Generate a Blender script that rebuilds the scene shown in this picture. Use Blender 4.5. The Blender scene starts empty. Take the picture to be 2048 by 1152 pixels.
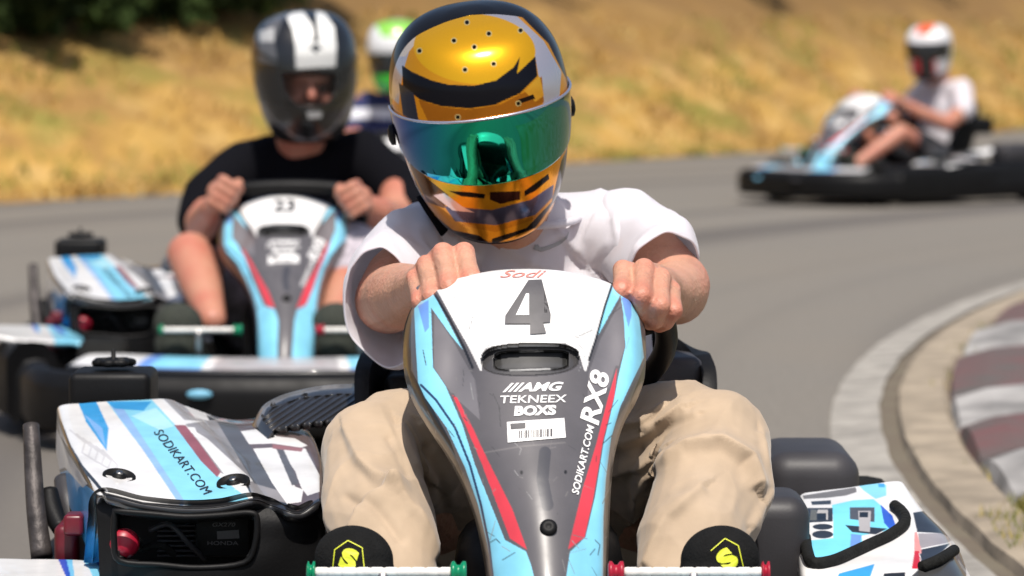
import bpy, bmesh, math, random
import numpy as np
from mathutils import Vector, Matrix, noise, Euler
from mathutils.bvhtree import BVHTree
random.seed(7); RNG = np.random.default_rng(7)
SC = bpy.context.scene; COL = SC.collection
# ------------------------------------------------------------------ camera
F = 7535.0; HOR = 71.0; CAMZ = .975
PITCH = math.atan((576-HOR)/F)
CP, SP = math.cos(PITCH), math.sin(PITCH)
cd = bpy.data.cameras.new('camera'); cam = bpy.data.objects.new('camera', cd); COL.objects.link(cam)
cam.location = (0, 0, CAMZ); cam.rotation_euler = (math.pi/2-PITCH, 0, 0)
cd.sensor_width = 36; cd.lens = F/2048*36; cd.clip_end = 2000; cd.clip_start = .05
cd.dof.use_dof = True; cd.dof.focus_distance = 5.05; cd.dof.aperture_fstop = 6.0; cd.dof.aperture_blades = 0
SC.camera = cam

def U(px, py, Y):
    """drawing-board coordinates of the photograph at depth Y -> metres in the world (arrays too)"""
    px = np.asarray(px, float); py = np.asarray(py, float); Y = np.asarray(Y, float)
    x = (px-1024)/F; d = (py-576)/F
    dy = CP-d*SP; dz = -SP-d*CP
    return np.stack([x*Y/dy, Y+0*px, CAMZ+dz*Y/dy], -1)
def proj(P):
    P = np.asarray(P, float); x = P[..., 0]; y = P[..., 1]; z = P[..., 2]-CAMZ
    f = y*CP-z*SP; u = y*SP+z*CP
    return 1024+F*x/f, 576-F*u/f
B1 = np.array([.035, 5.5, 0.]); B2 = np.array([-.575, 9.8, 0.])
def L(px, py, dy, B=B1):
    return U(px, py, B[1]+np.asarray(dy, float))-B
def V(px, py, dy, B=B1): return Vector(L(px, py, dy, B))

# ------------------------------------------------------------------ objects
def empty(name, loc, label=None, cat=None, group=None, rz=0):
    o = bpy.data.objects.new(name, None); COL.objects.link(o); o.location = loc; o.rotation_euler = (0, 0, rz)
    o.empty_display_size = .1
    tag(o, label, cat, group); return o
def tag(o, label=None, cat=None, group=None, kind=None):
    if label: o['label'] = label
    if cat: o['category'] = cat
    if group: o['group'] = group
    if kind: o['kind'] = kind
    return o
def link(name, me, mat=None, parent=None, smooth=True):
    o = bpy.data.objects.new(name, me); COL.objects.link(o)
    if mat: me.materials.append(mat)
    if parent: o.parent = parent
    if smooth:
        me.polygons.foreach_set('use_smooth', [True]*len(me.polygons))
    me.update(); return o
def mk(name, vs, fs, mat=None, parent=None, smooth=True, cols=None):
    me = bpy.data.meshes.new(name); me.from_pydata([tuple(map(float, v)) for v in vs], [], [tuple(map(int, f)) for f in fs])
    if cols is not None: setcol(me, cols)
    return link(name, me, mat, parent, smooth)
def setcol(me, cols):
    a = me.color_attributes.new('Col', 'FLOAT_COLOR', 'POINT')
    c = np.ones((len(me.vertices), 4), np.float32); c[:, :3] = cols
    a.data.foreach_set('color', c.ravel())
def frombm(name, bm, mat=None, parent=None, smooth=True):
    me = bpy.data.meshes.new(name); bmesh.ops.recalc_face_normals(bm, faces=bm.faces); bm.to_mesh(me); bm.free()
    return link(name, me, mat, parent, smooth)
def solid(o, t, off=-1):
    m = o.modifiers.new('s', 'SOLIDIFY'); m.thickness = t; m.offset = off; return o
def bevel(o, w, seg=3):
    m = o.modifiers.new('b', 'BEVEL'); m.width = w; m.segments = seg; m.limit_method = 'ANGLE'; return o
def box(bm, c, s, R=None):
    M = Matrix.Translation(Vector(c))
    if R is not None: M = M @ R.to_4x4()
    M = M @ Matrix.Diagonal((s[0], s[1], s[2], 1))
    bmesh.ops.create_cube(bm, size=1, matrix=M)
def rbox(name, c, s, mat, parent, bev=.02, seg=4, R=None):
    bm = bmesh.new(); box(bm, c, s, R); o = frombm(name, bm, mat, parent); bevel(o, bev, seg); return o
def tube(name, pts, r, mat, parent, n=16, closed=False, cap=True, flat=1.0, smooth_path=6):
    P = [Vector(p) for p in pts]; rr = r if isinstance(r, (list, tuple)) else [r]*len(P)
    if smooth_path > 1:
        W = crm(len(P)+(1 if closed else 0), (len(P)-(0 if closed else 1))*smooth_path+1)
        A = np.array([list(p) for p in (P+[P[0]] if closed else P)]); A = W@A
        q = np.array(rr+([rr[0]] if closed else [])); rr = list(W@q); P = [Vector(a) for a in A]
        if closed: P = P[:-1]; rr = rr[:-1]
    vs, fs = [], []; m = len(P); up = None
    for i, p in enumerate(P):
        a = P[(i-1) % m] if (closed or i > 0) else p; b = P[(i+1) % m] if (closed or i < m-1) else p
        t = (b-a).normalized()
        if up is None: up = Vector((0, 0, 1)) if abs(t.z) < .9 else Vector((0, 1, 0))
        s = t.cross(up).normalized(); up = s.cross(t).normalized()
        for k in range(n):
            an = 2*math.pi*k/n
            vs.append(p+s*math.cos(an)*rr[i]+up*math.sin(an)*rr[i]*flat)
    for i in range(m if closed else m-1):
        for k in range(n):
            j = (i+1) % m; fs.append((i*n+k, i*n+(k+1) % n, j*n+(k+1) % n, j*n+k))
    if cap and not closed:
        fs.append(tuple(range(n))[::-1]); fs.append(tuple((m-1)*n+k for k in range(n)))
    return mk(name, vs, fs, mat, parent)
def lathe(name, c, axis, prof, mat, parent, n=40):
    """prof: list of (along axis, radius)"""
    q = Vector((0, 0, 1)).rotation_difference(Vector(axis).normalized()); c = Vector(c)
    vs, fs = [], []
    for h, r in prof:
        for k in range(n):
            a = 2*math.pi*k/n; vs.append(c+q@Vector((r*math.cos(a), r*math.sin(a), h)))
    for i in range(len(prof)-1):
        for k in range(n):
            fs.append((i*n+k, i*n+(k+1) % n, (i+1)*n+(k+1) % n, (i+1)*n+k))
    fs.append(tuple(range(n))[::-1]); fs.append(tuple((len(prof)-1)*n+k for k in range(n)))
    return mk(name, vs, fs, mat, parent)

def crm(n, m):
    """Catmull-Rom weights, n control values -> m samples"""
    W = np.zeros((m, n))
    for k in range(m):
        t = k*(n-1)/(m-1); i = min(int(t), n-2); f = t-i
        w = [(-f+2*f*f-f**3)/2, (2-5*f*f+3*f**3)/2, (f+4*f*f-3*f**3)/2, (-f*f+f**3)/2]
        for q, x in zip((i-1, i, i+1, i+2), w):
            if q < 0: W[k, 0] += 2*x; W[k, 1] -= x
            elif q > n-1: W[k, n-1] += 2*x; W[k, n-2] -= x
            else: W[k, q] += x
    return W
def inpoly(x, y, poly):
    r = np.zeros(x.shape, bool); n = len(poly)
    for i in range(n):
        x1, y1 = poly[i]; x2, y2 = poly[(i+1) % n]
        if y1 == y2: continue
        c = ((y1 > y) != (y2 > y)) & (x < (x2-x1)*(y-y1)/(y2-y1)+x1); r ^= c
    return r
def segd(x, y, a, b):
    ax, ay = a; bx, by = b; dx, dy = bx-ax, by-ay
    t = np.clip(((x-ax)*dx+(y-ay)*dy)/(dx*dx+dy*dy+1e-9), 0, 1)
    return np.hypot(x-ax-t*dx, y-ay-t*dy)
def pld(x, y, pts):
    d = np.full(x.shape, 1e9)
    for a, b in zip(pts[:-1], pts[1:]): d = np.minimum(d, segd(x, y, a, b))
    return d
def paint(x, y, base, items):
    return sum(paint1(x+a, y+b, base, items) for a, b in ((-.6, -.3), (.3, -.6), (.6, .3), (-.3, .6)))/4
def paint1(x, y, base, items):
    """items: ('p', colour, polygon) | ('l', colour, halfwidth, polyline) | ('e', colour, cx,cy,rx,ry,angle)"""
    c = np.empty(x.shape+(3,)); c[:] = base
    for it in items:
        if it[0] == 'p': m = inpoly(x, y, it[2])
        elif it[0] == 'l': m = pld(x, y, it[3]) < it[2]
        elif it[0] == 'e':
            _, _, cx, cy, rx, ry, an = it; ca, sa = math.cos(math.radians(an)), math.sin(math.radians(an))
            u = (x-cx)*ca+(y-cy)*sa; v = -(x-cx)*sa+(y-cy)*ca; m = (u/rx)**2+(v/ry)**2 < 1
        c[m] = it[1]
    return c
def fold(x, y, ln, a, w):
    """a crease: gentle on one side, steep on the other"""
    best = np.full(x.shape, 1e9); sg = np.zeros(x.shape)
    for p, q in zip(ln[:-1], ln[1:]):
        d = segd(x, y, p, q); s = np.sign((q[0]-p[0])*(y-p[1])-(q[1]-p[1])*(x-p[0])); m = d < best; best[m] = d[m]; sg[m] = s[m]
    return a*np.exp(-(best/np.where(sg > 0, w*.55, w*1.9))**1.6)
def zz(pts, s, ox, oy):
    """drawing-board points read off an enlarged detail"""
    return [(ox+a/s, oy+b/s) for a, b in pts]
def surf(name, rows, nu, nv, mat, parent, base=(.02, .02, .02), items=(), hole=None, disp=None, B=B1, thick=0, offdir=-1):
    R = np.array(rows, float)
    G = np.einsum('ai,ijk,bj->abk', crm(R.shape[0], nv), R, crm(R.shape[1], nu))
    px, py, dy = G[..., 0], G[..., 1], G[..., 2]
    if disp is not None: dy = dy+disp(px, py)
    P = L(px, py, dy, B)
    c = paint(px, py, base, items)
    keep = np.ones((nv-1, nu-1), bool)
    if hole is not None:
        h = inpoly(px, py, hole); keep = ~(h[:-1, :-1] & h[1:, 1:] & h[:-1, 1:] & h[1:, :-1])
    idx = np.arange(nu*nv).reshape(nv, nu)
    q = np.stack([idx[:-1, :-1], idx[1:, :-1], idx[1:, 1:], idx[:-1, 1:]], -1)[keep]
    o = mk(name, P.reshape(-1, 3), q, mat, parent, True, c.reshape(-1, 3))
    if thick: solid(o, thick, offdir)
    return o
def bvh(o):
    me = o.data
    return BVHTree.FromPolygons([v.co.copy() for v in me.vertices], [tuple(p.vertices) for p in me.polygons])
def onto(tree, px, py, B=B1, lift=.0012):
    o = Vector((0, 0, CAMZ))-Vector(B); t = Vector(U(px, py, 10.))-Vector((0, 0, CAMZ)); t.normalize()
    h = tree.ray_cast(o, t)
    if h[0] is None: return None
    n = h[1]
    if n.dot(t) > 0: n = -n
    return h[0]+n*lift
def textmesh(s, bold=.0, shear=0, script=False):
    cu = bpy.data.curves.new('t', 'FONT'); cu.body = s; cu.offset = bold; cu.shear = shear; cu.resolution_u = 4
    o = bpy.data.objects.new('t', cu); COL.objects.link(o)
    dg = bpy.context.evaluated_depsgraph_get(); me = bpy.data.meshes.new_from_object(o.evaluated_get(dg))
    v = np.array([tuple(q.co) for q in me.vertices])[:, :2]; f = [tuple(p.vertices) for p in me.polygons]
    bpy.data.objects.remove(o); bpy.data.curves.remove(cu); bpy.data.meshes.remove(me)
    return v, f
def decal(name, s, c, w, h, ang, tree, mat, parent, bold=0, shear=0, B=B1, lift=.0012):
    v, f = textmesh(s, bold, shear); lo, hi = v.min(0), v.max(0); v = (v-(lo+hi)/2)/(hi-lo)
    a = math.radians(ang); x = v[:, 0]*w; y = -v[:, 1]*h
    X = c[0]+x*math.cos(a)+y*math.sin(a); Y = c[1]-x*math.sin(a)+y*math.cos(a)
    return decalpts(name, X, Y, f, tree, mat, parent, B, lift)
def decalpts(name, X, Y, f, tree, mat, parent, B=B1, lift=.0012):
    P = [onto(tree, a, b, B, lift) for a, b in zip(X, Y)]
    f = [q for q in f if all(P[i] is not None for i in q)]
    P = [p if p is not None else Vector((0, 0, 0)) for p in P]
    bm = bmesh.new(); vs = [bm.verts.new(p) for p in P]
    for q in f:
        try: bm.faces.new([vs[i] for i in q])
        except ValueError: pass
    for v in [v for v in bm.verts if not v.link_faces]: bm.verts.remove(v)
    me = bpy.data.meshes.new(name); bm.to_mesh(me); bm.free()
    return link(name, me, mat, parent, False)
def polydecal(name, polys, tree, mat, parent, B=B1, lift=.0012, step=6):
    bm = bmesh.new()
    for p in polys: bm.faces.new([bm.verts.new((a, b, 0)) for a, b in p])
    bmesh.ops.triangulate(bm, faces=bm.faces)
    for ax in (0, 1):
        lo = min(v.co[ax] for v in bm.verts); hi = max(v.co[ax] for v in bm.verts); q = lo+step
        while q < hi:
            c = [0, 0, 0]; n = [0, 0, 0]; c[ax] = q; n[ax] = 1
            bmesh.ops.bisect_plane(bm, geom=bm.verts[:]+bm.edges[:]+bm.faces[:], plane_co=c, plane_no=n); q += step
    bm.verts.index_update(); X = [v.co.x for v in bm.verts]; Y = [v.co.y for v in bm.verts]; f = [tuple(v.index for v in q.verts) for q in bm.faces]; bm.free()
    return decalpts(name, X, Y, f, tree, mat, parent, B, lift)

# ------------------------------------------------------------------ materials
def nt(m): return m.node_tree.nodes, m.node_tree.links
def mat(name, col=(.5, .5, .5), rough=.5, metal=0, coat=0, vcol=False, var=0, vscale=8, bump=0, bscale=60, sss=0, trans=0, alpha=1, var2=None, sheen=0, detail=4, crough=.03, rvar=0, spec=.5):
    m = bpy.data.materials.new(name); m.use_nodes = True; N, K = nt(m); b = N['Principled BSDF']
    b.inputs['Base Color'].default_value = (*col, 1); b.inputs['Roughness'].default_value = rough
    b.inputs['Metallic'].default_value = metal; b.inputs['Specular IOR Level'].default_value = spec; b.inputs['Coat Weight'].default_value = coat; b.inputs['Coat Roughness'].default_value = crough
    b.inputs['Subsurface Weight'].default_value = sss
    if sss: b.inputs['Subsurface Radius'].default_value = (.6, .2, .1); b.inputs['Subsurface Scale'].default_value = .02
    b.inputs['Transmission Weight'].default_value = trans; b.inputs['Alpha'].default_value = alpha; b.inputs['Sheen Weight'].default_value = sheen
    tc = N.new('ShaderNodeTexCoord'); src = None
    if vcol:
        at = N.new('ShaderNodeAttribute'); at.attribute_name = 'Col'; src = at.outputs['Color']
    if var or var2:
        no = N.new('ShaderNodeTexNoise'); no.inputs['Scale'].default_value = vscale; no.inputs['Detail'].default_value = detail
        K.new(tc.outputs['Object'], no.inputs['Vector'])
        rm = N.new('ShaderNodeMapRange'); rm.inputs[1].default_value = .35; rm.inputs[2].default_value = .68
        K.new(no.outputs['Fac'], rm.inputs[0])
        mx = N.new('ShaderNodeMix'); mx.data_type = 'RGBA'; mx.blend_type = 'MIX'
        K.new(rm.outputs[0], mx.inputs[0])
        if src: K.new(src, mx.inputs[6])
        else: mx.inputs[6].default_value = (*col, 1)
        if var2 is not None: mx.inputs[7].default_value = (*var2, 1)
        elif src:
            mu = N.new('ShaderNodeMix'); mu.data_type = 'RGBA'; mu.blend_type = 'MULTIPLY'; mu.inputs[0].default_value = 1
            K.new(src, mu.inputs[6]); mu.inputs[7].default_value = (1-var, 1-var, 1-var, 1); K.new(mu.outputs[2], mx.inputs[7])
        else: mx.inputs[7].default_value = tuple(c*(1-var) for c in col)+(1,)
        src = mx.outputs[2]
        if rvar:
            rr = N.new('ShaderNodeMapRange'); rr.inputs[3].default_value = rough; rr.inputs[4].default_value = rough+rvar
            K.new(no.outputs['Fac'], rr.inputs[0]); K.new(rr.outputs[0], b.inputs['Roughness'])
    if src: K.new(src, b.inputs['Base Color'])
    if bump:
        n2 = N.new('ShaderNodeTexNoise'); n2.inputs['Scale'].default_value = bscale; n2.inputs['Detail'].default_value = 3
        K.new(tc.outputs['Object'], n2.inputs['Vector'])
        bp = N.new('ShaderNodeBump'); bp.inputs['Strength'].default_value = bump; bp.inputs['Distance'].default_value = .01
        K.new(n2.outputs['Fac'], bp.inputs['Height']); K.new(bp.outputs[0], b.inputs['Normal'])
    return m
def rgb(r, g, b):
    f = lambda c: ((c/255+.055)/1.055)**2.4 if c > 10 else c/255/12.92
    return (f(r), f(g), f(b))
BLACKP = mat('black_plastic', (.006, .0058, .0062), .42, spec=.2, var=.35, vscale=20, bump=.05, bscale=220, rvar=.2)
GREYP = mat('grey_plastic', (.045, .043, .047), .48, spec=.3, var=.25, vscale=9, bump=.03, bscale=260)
RUBBER = mat('rubber', (.010, .010, .009), .8, spec=.2, var=.4, vscale=30, bump=.4, bscale=120)
METAL = mat('dull_metal', (.4, .39, .38), .35, 1, var=.4, vscale=30)
GUARD = mat('worn_steel', (.09, .078, .075), .55, .5, var=.6, vscale=25, bump=.3, bscale=60)
BODY = mat('sticker_bodywork', rough=.2, coat=.5, vcol=True, var=.22, vscale=14, detail=8, rvar=.3, bump=.03, bscale=30)
WHITED = mat('white_decal', (.82, .81, .8), .4, var=.1, vscale=60)
GREYD = mat('dark_decal', (.09, .085, .09), .4, var=.2, vscale=60)
BLACKD = mat('black_decal', (.015, .015, .02), .4)
REDD = mat('red_decal', (.66, .22, .18), .4)
LIME = mat('lime_decal', (.62, .66, .03), .6)
REDM = mat('red_paint', (.13, .006, .015), .35, var=.4, vscale=40)
KRED = mat('red_knob', (.33, .006, .025), .4); KGRN = mat('green_knob', (.0, .2, .09), .3)
BARW = mat('white_bar', (.8, .77, .72), .35, var=.2, vscale=80)
SKIN = mat('skin', (.56, .285, .19), .5, sss=.12, vcol=True, var=.2, vscale=22, bump=.3, bscale=160, detail=3)
SKIN2 = mat('tanned_skin', (.46, .215, .14), .5, sss=.1, var2=(.44, .15, .10), vscale=12)
TEE = mat('white_cotton', (.80, .78, .83), .85, bump=.12, bscale=500, sheen=.2)
def translucent(m, w):
    N, K = nt(m); b = N['Principled BSDF']; o = N['Material Output']; t = N.new('ShaderNodeBsdfTranslucent'); t.inputs[0].default_value = (.9, .88, .9, 1)
    x = N.new('ShaderNodeMixShader'); x.inputs[0].default_value = w; K.new(b.outputs[0], x.inputs[1]); K.new(t.outputs[0], x.inputs[2]); K.new(x.outputs[0], o.inputs['Surface'])
translucent(TEE, .35)
TEEB = mat('black_cotton', (.004, .004, .006), .95, spec=.1, bump=.1, bscale=400)
NAVY = mat('navy_cotton', vcol=True, rough=.9)
KHAKI = mat('khaki_cotton', (.45, .34, .235), .9, var=.16, vscale=16, bump=.10, bscale=600, sheen=.2)
SHORTS = mat('grey_cotton', (.50, .45, .50), .9, var=.4, vscale=45)
SUEDE = mat('black_suede', (.009, .009, .009), .9, spec=.15, var=.3, vscale=60, bump=.3, bscale=300)
TRAIN = mat('dark_trainer_mesh', (.03, .035, .025), .85, var=.5, vscale=120)
CHROME = mat('gold_chrome', rough=.17, metal=.72, vcol=True, var=.08, vscale=6, coat=.0, spec=.15)
IRID = mat('mirror_visor_coating', rough=.04, metal=1, vcol=True, coat=.2)
HELM = mat('painted_helmet', rough=.25, vcol=True, coat=.5)
TINT = mat('tinted_visor', (.02, .02, .02), .08, alpha=.10)
EYE = mat('eye', (.04, .03, .025), .2)

# sticker colours (albedo)
WH = (.80, .79, .78); DG = (.105, .098, .104); LB = (.25, .66, .86); PB = (.16, .33, .78); RD = (.66, .05, .07); BK = (.014, .014, .016); MB = (.04, .34, .72); DB = (.02, .10, .58)

# ------------------------------------------------------------------ kart
KARTGROUP = 'rental karts on the track'
def build_kart():
    K = empty('racing_kart', B1, 'sharp nearest kart with number 4 in grey on its white and pale blue front panel', 'go-kart', KARTGROUP)
    # front fairing -------------------------------------------------
    prof = [  # py, xL, xR, dy, arc, edge setback
        (541, 838, 1270, -.50, 52, .045), (575, 822, 1281, -.535, 46, .05), (620, 811, 1290, -.565, 38, .055), (680, 806, 1292, -.60, 28, .06),
        (740, 811, 1288, -.635, 20, .06), (790, 826, 1272, -.665, 14, .06), (840, 852, 1247, -.695, 10, .055), (900, 890, 1230, -.73, 8, .05),
        (960, 922, 1223, -.765, 6, .05), (1030, 948, 1219, -.80, 4, .05), (1100, 964, 1217, -.83, 3, .05), (1160, 973, 1216, -.855, 2, .05),
        (1240, 982, 1213, -.885, 2, .05), (1330, 988, 1208, -.91, 0, .05)]
    us = [-1, -.95, -.86, -.65, -.33, 0, .33, .65, .86, .95, 1]
    rows = []
    r0 = prof[0]
    rows.append([((r0[1]+r0[2])/2+u*(r0[2]-r0[1])/2*.985, r0[0]+12+r0[4]*abs(u)**2.3, r0[3]+.05+r0[5]*abs(u)**2.5) for u in us])
    rows.append([((r0[1]+r0[2])/2+u*(r0[2]-r0[1])/2*.995, r0[0]-1+r0[4]*abs(u)**2.3, r0[3]+.018+r0[5]*abs(u)**2.5) for u in us])
    for py, xl, xr, dy, arc, sb in prof:
        rr = []
        for u in us:
            mid = (xl+xr)/2; hw = (xr-xl)/2
            back = sb*abs(u)**2.5+(.035 if abs(u) > .99 else (.012 if abs(u) > .9 else 0))
            # slight crease of the raised middle
            rr.append((mid+u*hw, py+arc*abs(u)**2.3, dy+back-.010*math.exp(-(u/.45)**2)))
        rows.append(rr)
    red_l = [(905, 790), (932, 853), (961, 921), (1020, 1077), (1054, 1099), (1025, 1019), (976, 921), (944, 853), (914, 795)]
    red_r = [(1234, 735), (1215, 800), (1192, 890), (1166, 975), (1136, 1099), (1169, 1075), (1187, 994), (1206, 882), (1229, 790)]
    blue_l = [(828, 612), (836, 600), (862, 578), (926, 700), (900, 668), (862, 615), (866, 735), (891, 772), (925, 850), (950, 930), (1010, 1080), (1056, 1105), (1072, 1170), (1076, 1340), (990, 1340), (985, 1160), (975, 1090), (956, 1010), (930, 935), (893, 855), (850, 795), (836, 765), (832, 700)]
    blue_r = [(1226, 555), (1263, 580), (1279, 640), (1288, 715), (1262, 768), (1240, 815), (1222, 877), (1212, 955), (1207, 1033), (1206, 1152), (1204, 1340), (1128, 1340), (1130, 1160), (1137, 1107), (1171, 1074), (1190, 994), (1208, 882), (1228, 800), (1237, 752), (1251, 693), (1247, 630), (1241, 590), (1190, 682), (1204, 625)]
    items = [('p', DG, [(835, 560), (1060, 525), (1270, 560), (1300, 700), (1235, 870), (1212, 1000), (1210, 1345), (980, 1345), (970, 1080), (900, 880), (822, 740), (822, 620)]),
             ('p', WH, [(862, 560), (960, 520), (1060, 515), (1160, 520), (1232, 545), (1196, 665), (1172, 742), (1150, 745), (1060, 730), (975, 738), (961, 742), (935, 690)]),
             ('p', DG, [(963, 742), (968, 700), (985, 692), (1130, 686), (1156, 700), (1170, 745)]),
             ('p', (.17, .16, .17), [(868, 625), (905, 680), (950, 760), (960, 840), (905, 790), (868, 735)]),
             ('p', (.17, .16, .17), [(1242, 600), (1249, 640), (1250, 693), (1225, 770), (1175, 800), (1178, 745), (1200, 680)]),
             ('p', LB, blue_l), ('p', LB, blue_r),
             ('p', PB, [(836, 612), (857, 600), (858, 655), (850, 665)]),
             ('p', PB, [(1243, 596), (1262, 588), (1263, 630), (1257, 655)]),
             ('l', BK, 2.6, [(862, 576), (900, 640), (928, 695), (945, 735)]), ('l', BK, 2.2, [(1229, 556), (1210, 612), (1192, 678), (1178, 720)]),
             ('l', DG, 4, red_l[:5]), ('l', DG, 4, red_r[:5]), ('p', RD, red_l), ('p', RD, red_r),
             ('l', DG, 4, [(1056, 1102), (1074, 1150), (1078, 1340)]), ('l', DG, 4, [(1136, 1102), (1129, 1150), (1126, 1340)]),
             ('l', (.02, .05, .12), 2.4, [(842, 770), (872, 800), (910, 855), (940, 930), (962, 1010), (978, 1090), (985, 1150), (988, 1330)]),
             ('p', (.30, .295, .29), [(1101, 563)]*3)]
    rs = random.Random(3)
    for q in range(90):
        x0, y0 = rs.uniform(850, 1260), rs.uniform(590, 1150); a = rs.gauss(1.2, .7); l = rs.uniform(6, 45)*rs.random()**.5
        items.append(('l', rs.choice(((.22, .21, .2), (.17, .16, .16), (.05, .05, .05), (.3, .3, .3))), rs.uniform(.35, .8), [(x0, y0), (x0+l*math.cos(a), y0+l*math.sin(a))]))
    for p in (((980, 1085), (992, 1078), (1000, 1086)), ((1180, 1110), (1190, 1098)), ((1190, 1080), (1200, 1090), (1196, 1110)), ((1005, 1120), (1030, 1105)), ((1212, 850), (1222, 846)), ((1225, 870), (1205, 888)), ((846, 700), (852, 730))):
        items.append(('l', (.04, .05, .06), .9, list(p)))
    four = [[(1057, 562), (1083, 561), (1085, 632), (1101, 631), (1100, 646), (1086, 647), (1092, 668), (1060, 670), (1060, 649), (1010, 649), (1011, 633)]]
    sup = lambda cx, cy, rx, ry, n=3.2, k=44: [(cx+rx*math.copysign(abs(math.cos(t))**(2/n), math.cos(t)), cy+ry*math.copysign(abs(math.sin(t))**(2/n), math.sin(t))-.03*rx*math.cos(t)) for t in np.linspace(0, 2*math.pi, k, endpoint=False)]
    ring_o = sup(1060, 719, 97, 32, 2.7); ring_i = sup(1063, 721, 74, 20, 5)
    def fd(x, y):
        d = np.zeros_like(x)
        m = inpoly(x, y, ring_o)
        d[m] += .014
        m = inpoly(x, y, ring_i); d[m] += .012
        # side hollows
        d += .012*np.exp(-(((x-915)/35)**2+((y-735)/75)**2))+.012*np.exp(-(((x-1215)/30)**2+((y-700)/80)**2))
        return d
    items += [('p', (.045, .043, .045), ring_o),
              ('p', (.004, .004, .004), ring_i), ('p', (.04, .04, .042), [(1002, 709), (1124, 705), (1124, 734), (1004, 737)]),
              ('l', (.5, .5, .5), 1.6, [(1040, 703), (1085, 702)]), ('l', (.4, .4, .4), 1.6, [(1020, 741), (1100, 738)]),
              ('e', (.01, .01, .01), 1043, 945, 3, 4, 0), ('e', (.01, .01, .01), 1131, 944, 3, 4, 0),
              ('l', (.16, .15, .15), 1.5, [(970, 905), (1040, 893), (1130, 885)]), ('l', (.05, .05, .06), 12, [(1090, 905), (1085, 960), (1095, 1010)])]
    fr = surf('front_fairing', rows, 340, 560, BODY, K, BK, items, disp=fd, thick=.012)
    T = bvh(fr)
    fd_label = fr
    num = polydecal('number_decal', four, T, GREYD, fr, lift=.002)
    hole = polydecal('number_decal', [[(1052, 590), (1058, 590), (1058, 633), (1032, 633)]], T, WHITED, num, lift=.003)
    decal('maker_script_decal', 'Sodi', (1046, 549), 92, 14, 0, T, REDD, fr, .0, .5)
    decal('sponsor_decal', '///AMG', (1066, 775), 122, 18, 1.5, T, WHITED, fr, .035, .35)
    decal('sponsor_decal', 'TEKNEEX', (1067, 799), 132, 15, 1, T, WHITED, fr, .01, .1)
    decal('sponsor_decal', 'BOXS', (1070, 822), 84, 20, 1.5, T, WHITED, fr, .05, .1)
    lab = polydecal('barcode_sticker', [[(1014, 845), (1128, 837), (1131, 876), (1016, 886)]], T, WHITED, fr)
    bars = []
    x = 1038
    for k in range(15):
        w = random.choice([1.5, 2.5, 4]); bars.append([(x, 863-.06*(x-1038)), (x+w, 863-.06*(x+w-1038)), (x+w, 878-.06*(x+w-1038)), (x, 878-.06*(x-1038))]); x += w+random.choice([1.5, 2, 3])
    bars.append([(1021, 849), (1051, 847), (1051, 858), (1022, 860)])
    polydecal('barcode', bars, T, GREYD, lab, lift=.002)
    decal('model_decal', 'RX8', (1189, 795), 108, 40, 77, T, WHITED, fr, .03, .15)
    decal('web_address_decal', 'SODIKART.COM', (1165, 920), 142, 15, 77, T, WHITED, fr, .02, .2)
    pb = onto(T, 1097, 1056, lift=0)
    lathe('bolt', pb, (0, -.85, .5), [(0, .011), (.003, .011), (.005, .008), (.006, .005), (.005, .003)], BLACKP, fr, 20)
    fr.modifiers.new('w', 'WEIGHTED_NORMAL')
    # steering wheel ----------------------------------------------------
    c = Vector((.004, -.376, .562)); e2 = Vector((0, -.72, .69)).normalized(); pts = []
    for k in range(40):
        a = 2*math.pi*k/40; x = .172*math.cos(a); h = .158*math.sin(a)
        if h > .085: h = .085+(h-.085)*.22
        if h < -.12: h = -.12+(h+.12)*.3
        pts.append(c+Vector((x, 0, 0))+e2*h)
    sw = tube('steering_wheel', pts, .0155, BLACKP, K, closed=True, smooth_path=2)
    hub = Vector(c)+Vector((0, -.03, -.03))
    for sx, sh in ((-.15, .02), (.15, .02), (0, -.115)):
        tube('spoke', [hub, hub*.5+(c+Vector((sx, 0, 0))+e2*sh)*.5, c+Vector((sx, 0, 0))+e2*sh], [.02, .014, .012], BLACKP, sw, flat=.5)
    tube('steering_column', [c+Vector((0, 0, 0)), c+Vector((0, -.15, -.16)), Vector((0, -.75, .16))], .014, METAL, K, smooth_path=1)
    rbox('column_shroud', (-.0, -.56, .19), (.22, .2, .30), BLACKP, K, .05)
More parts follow.
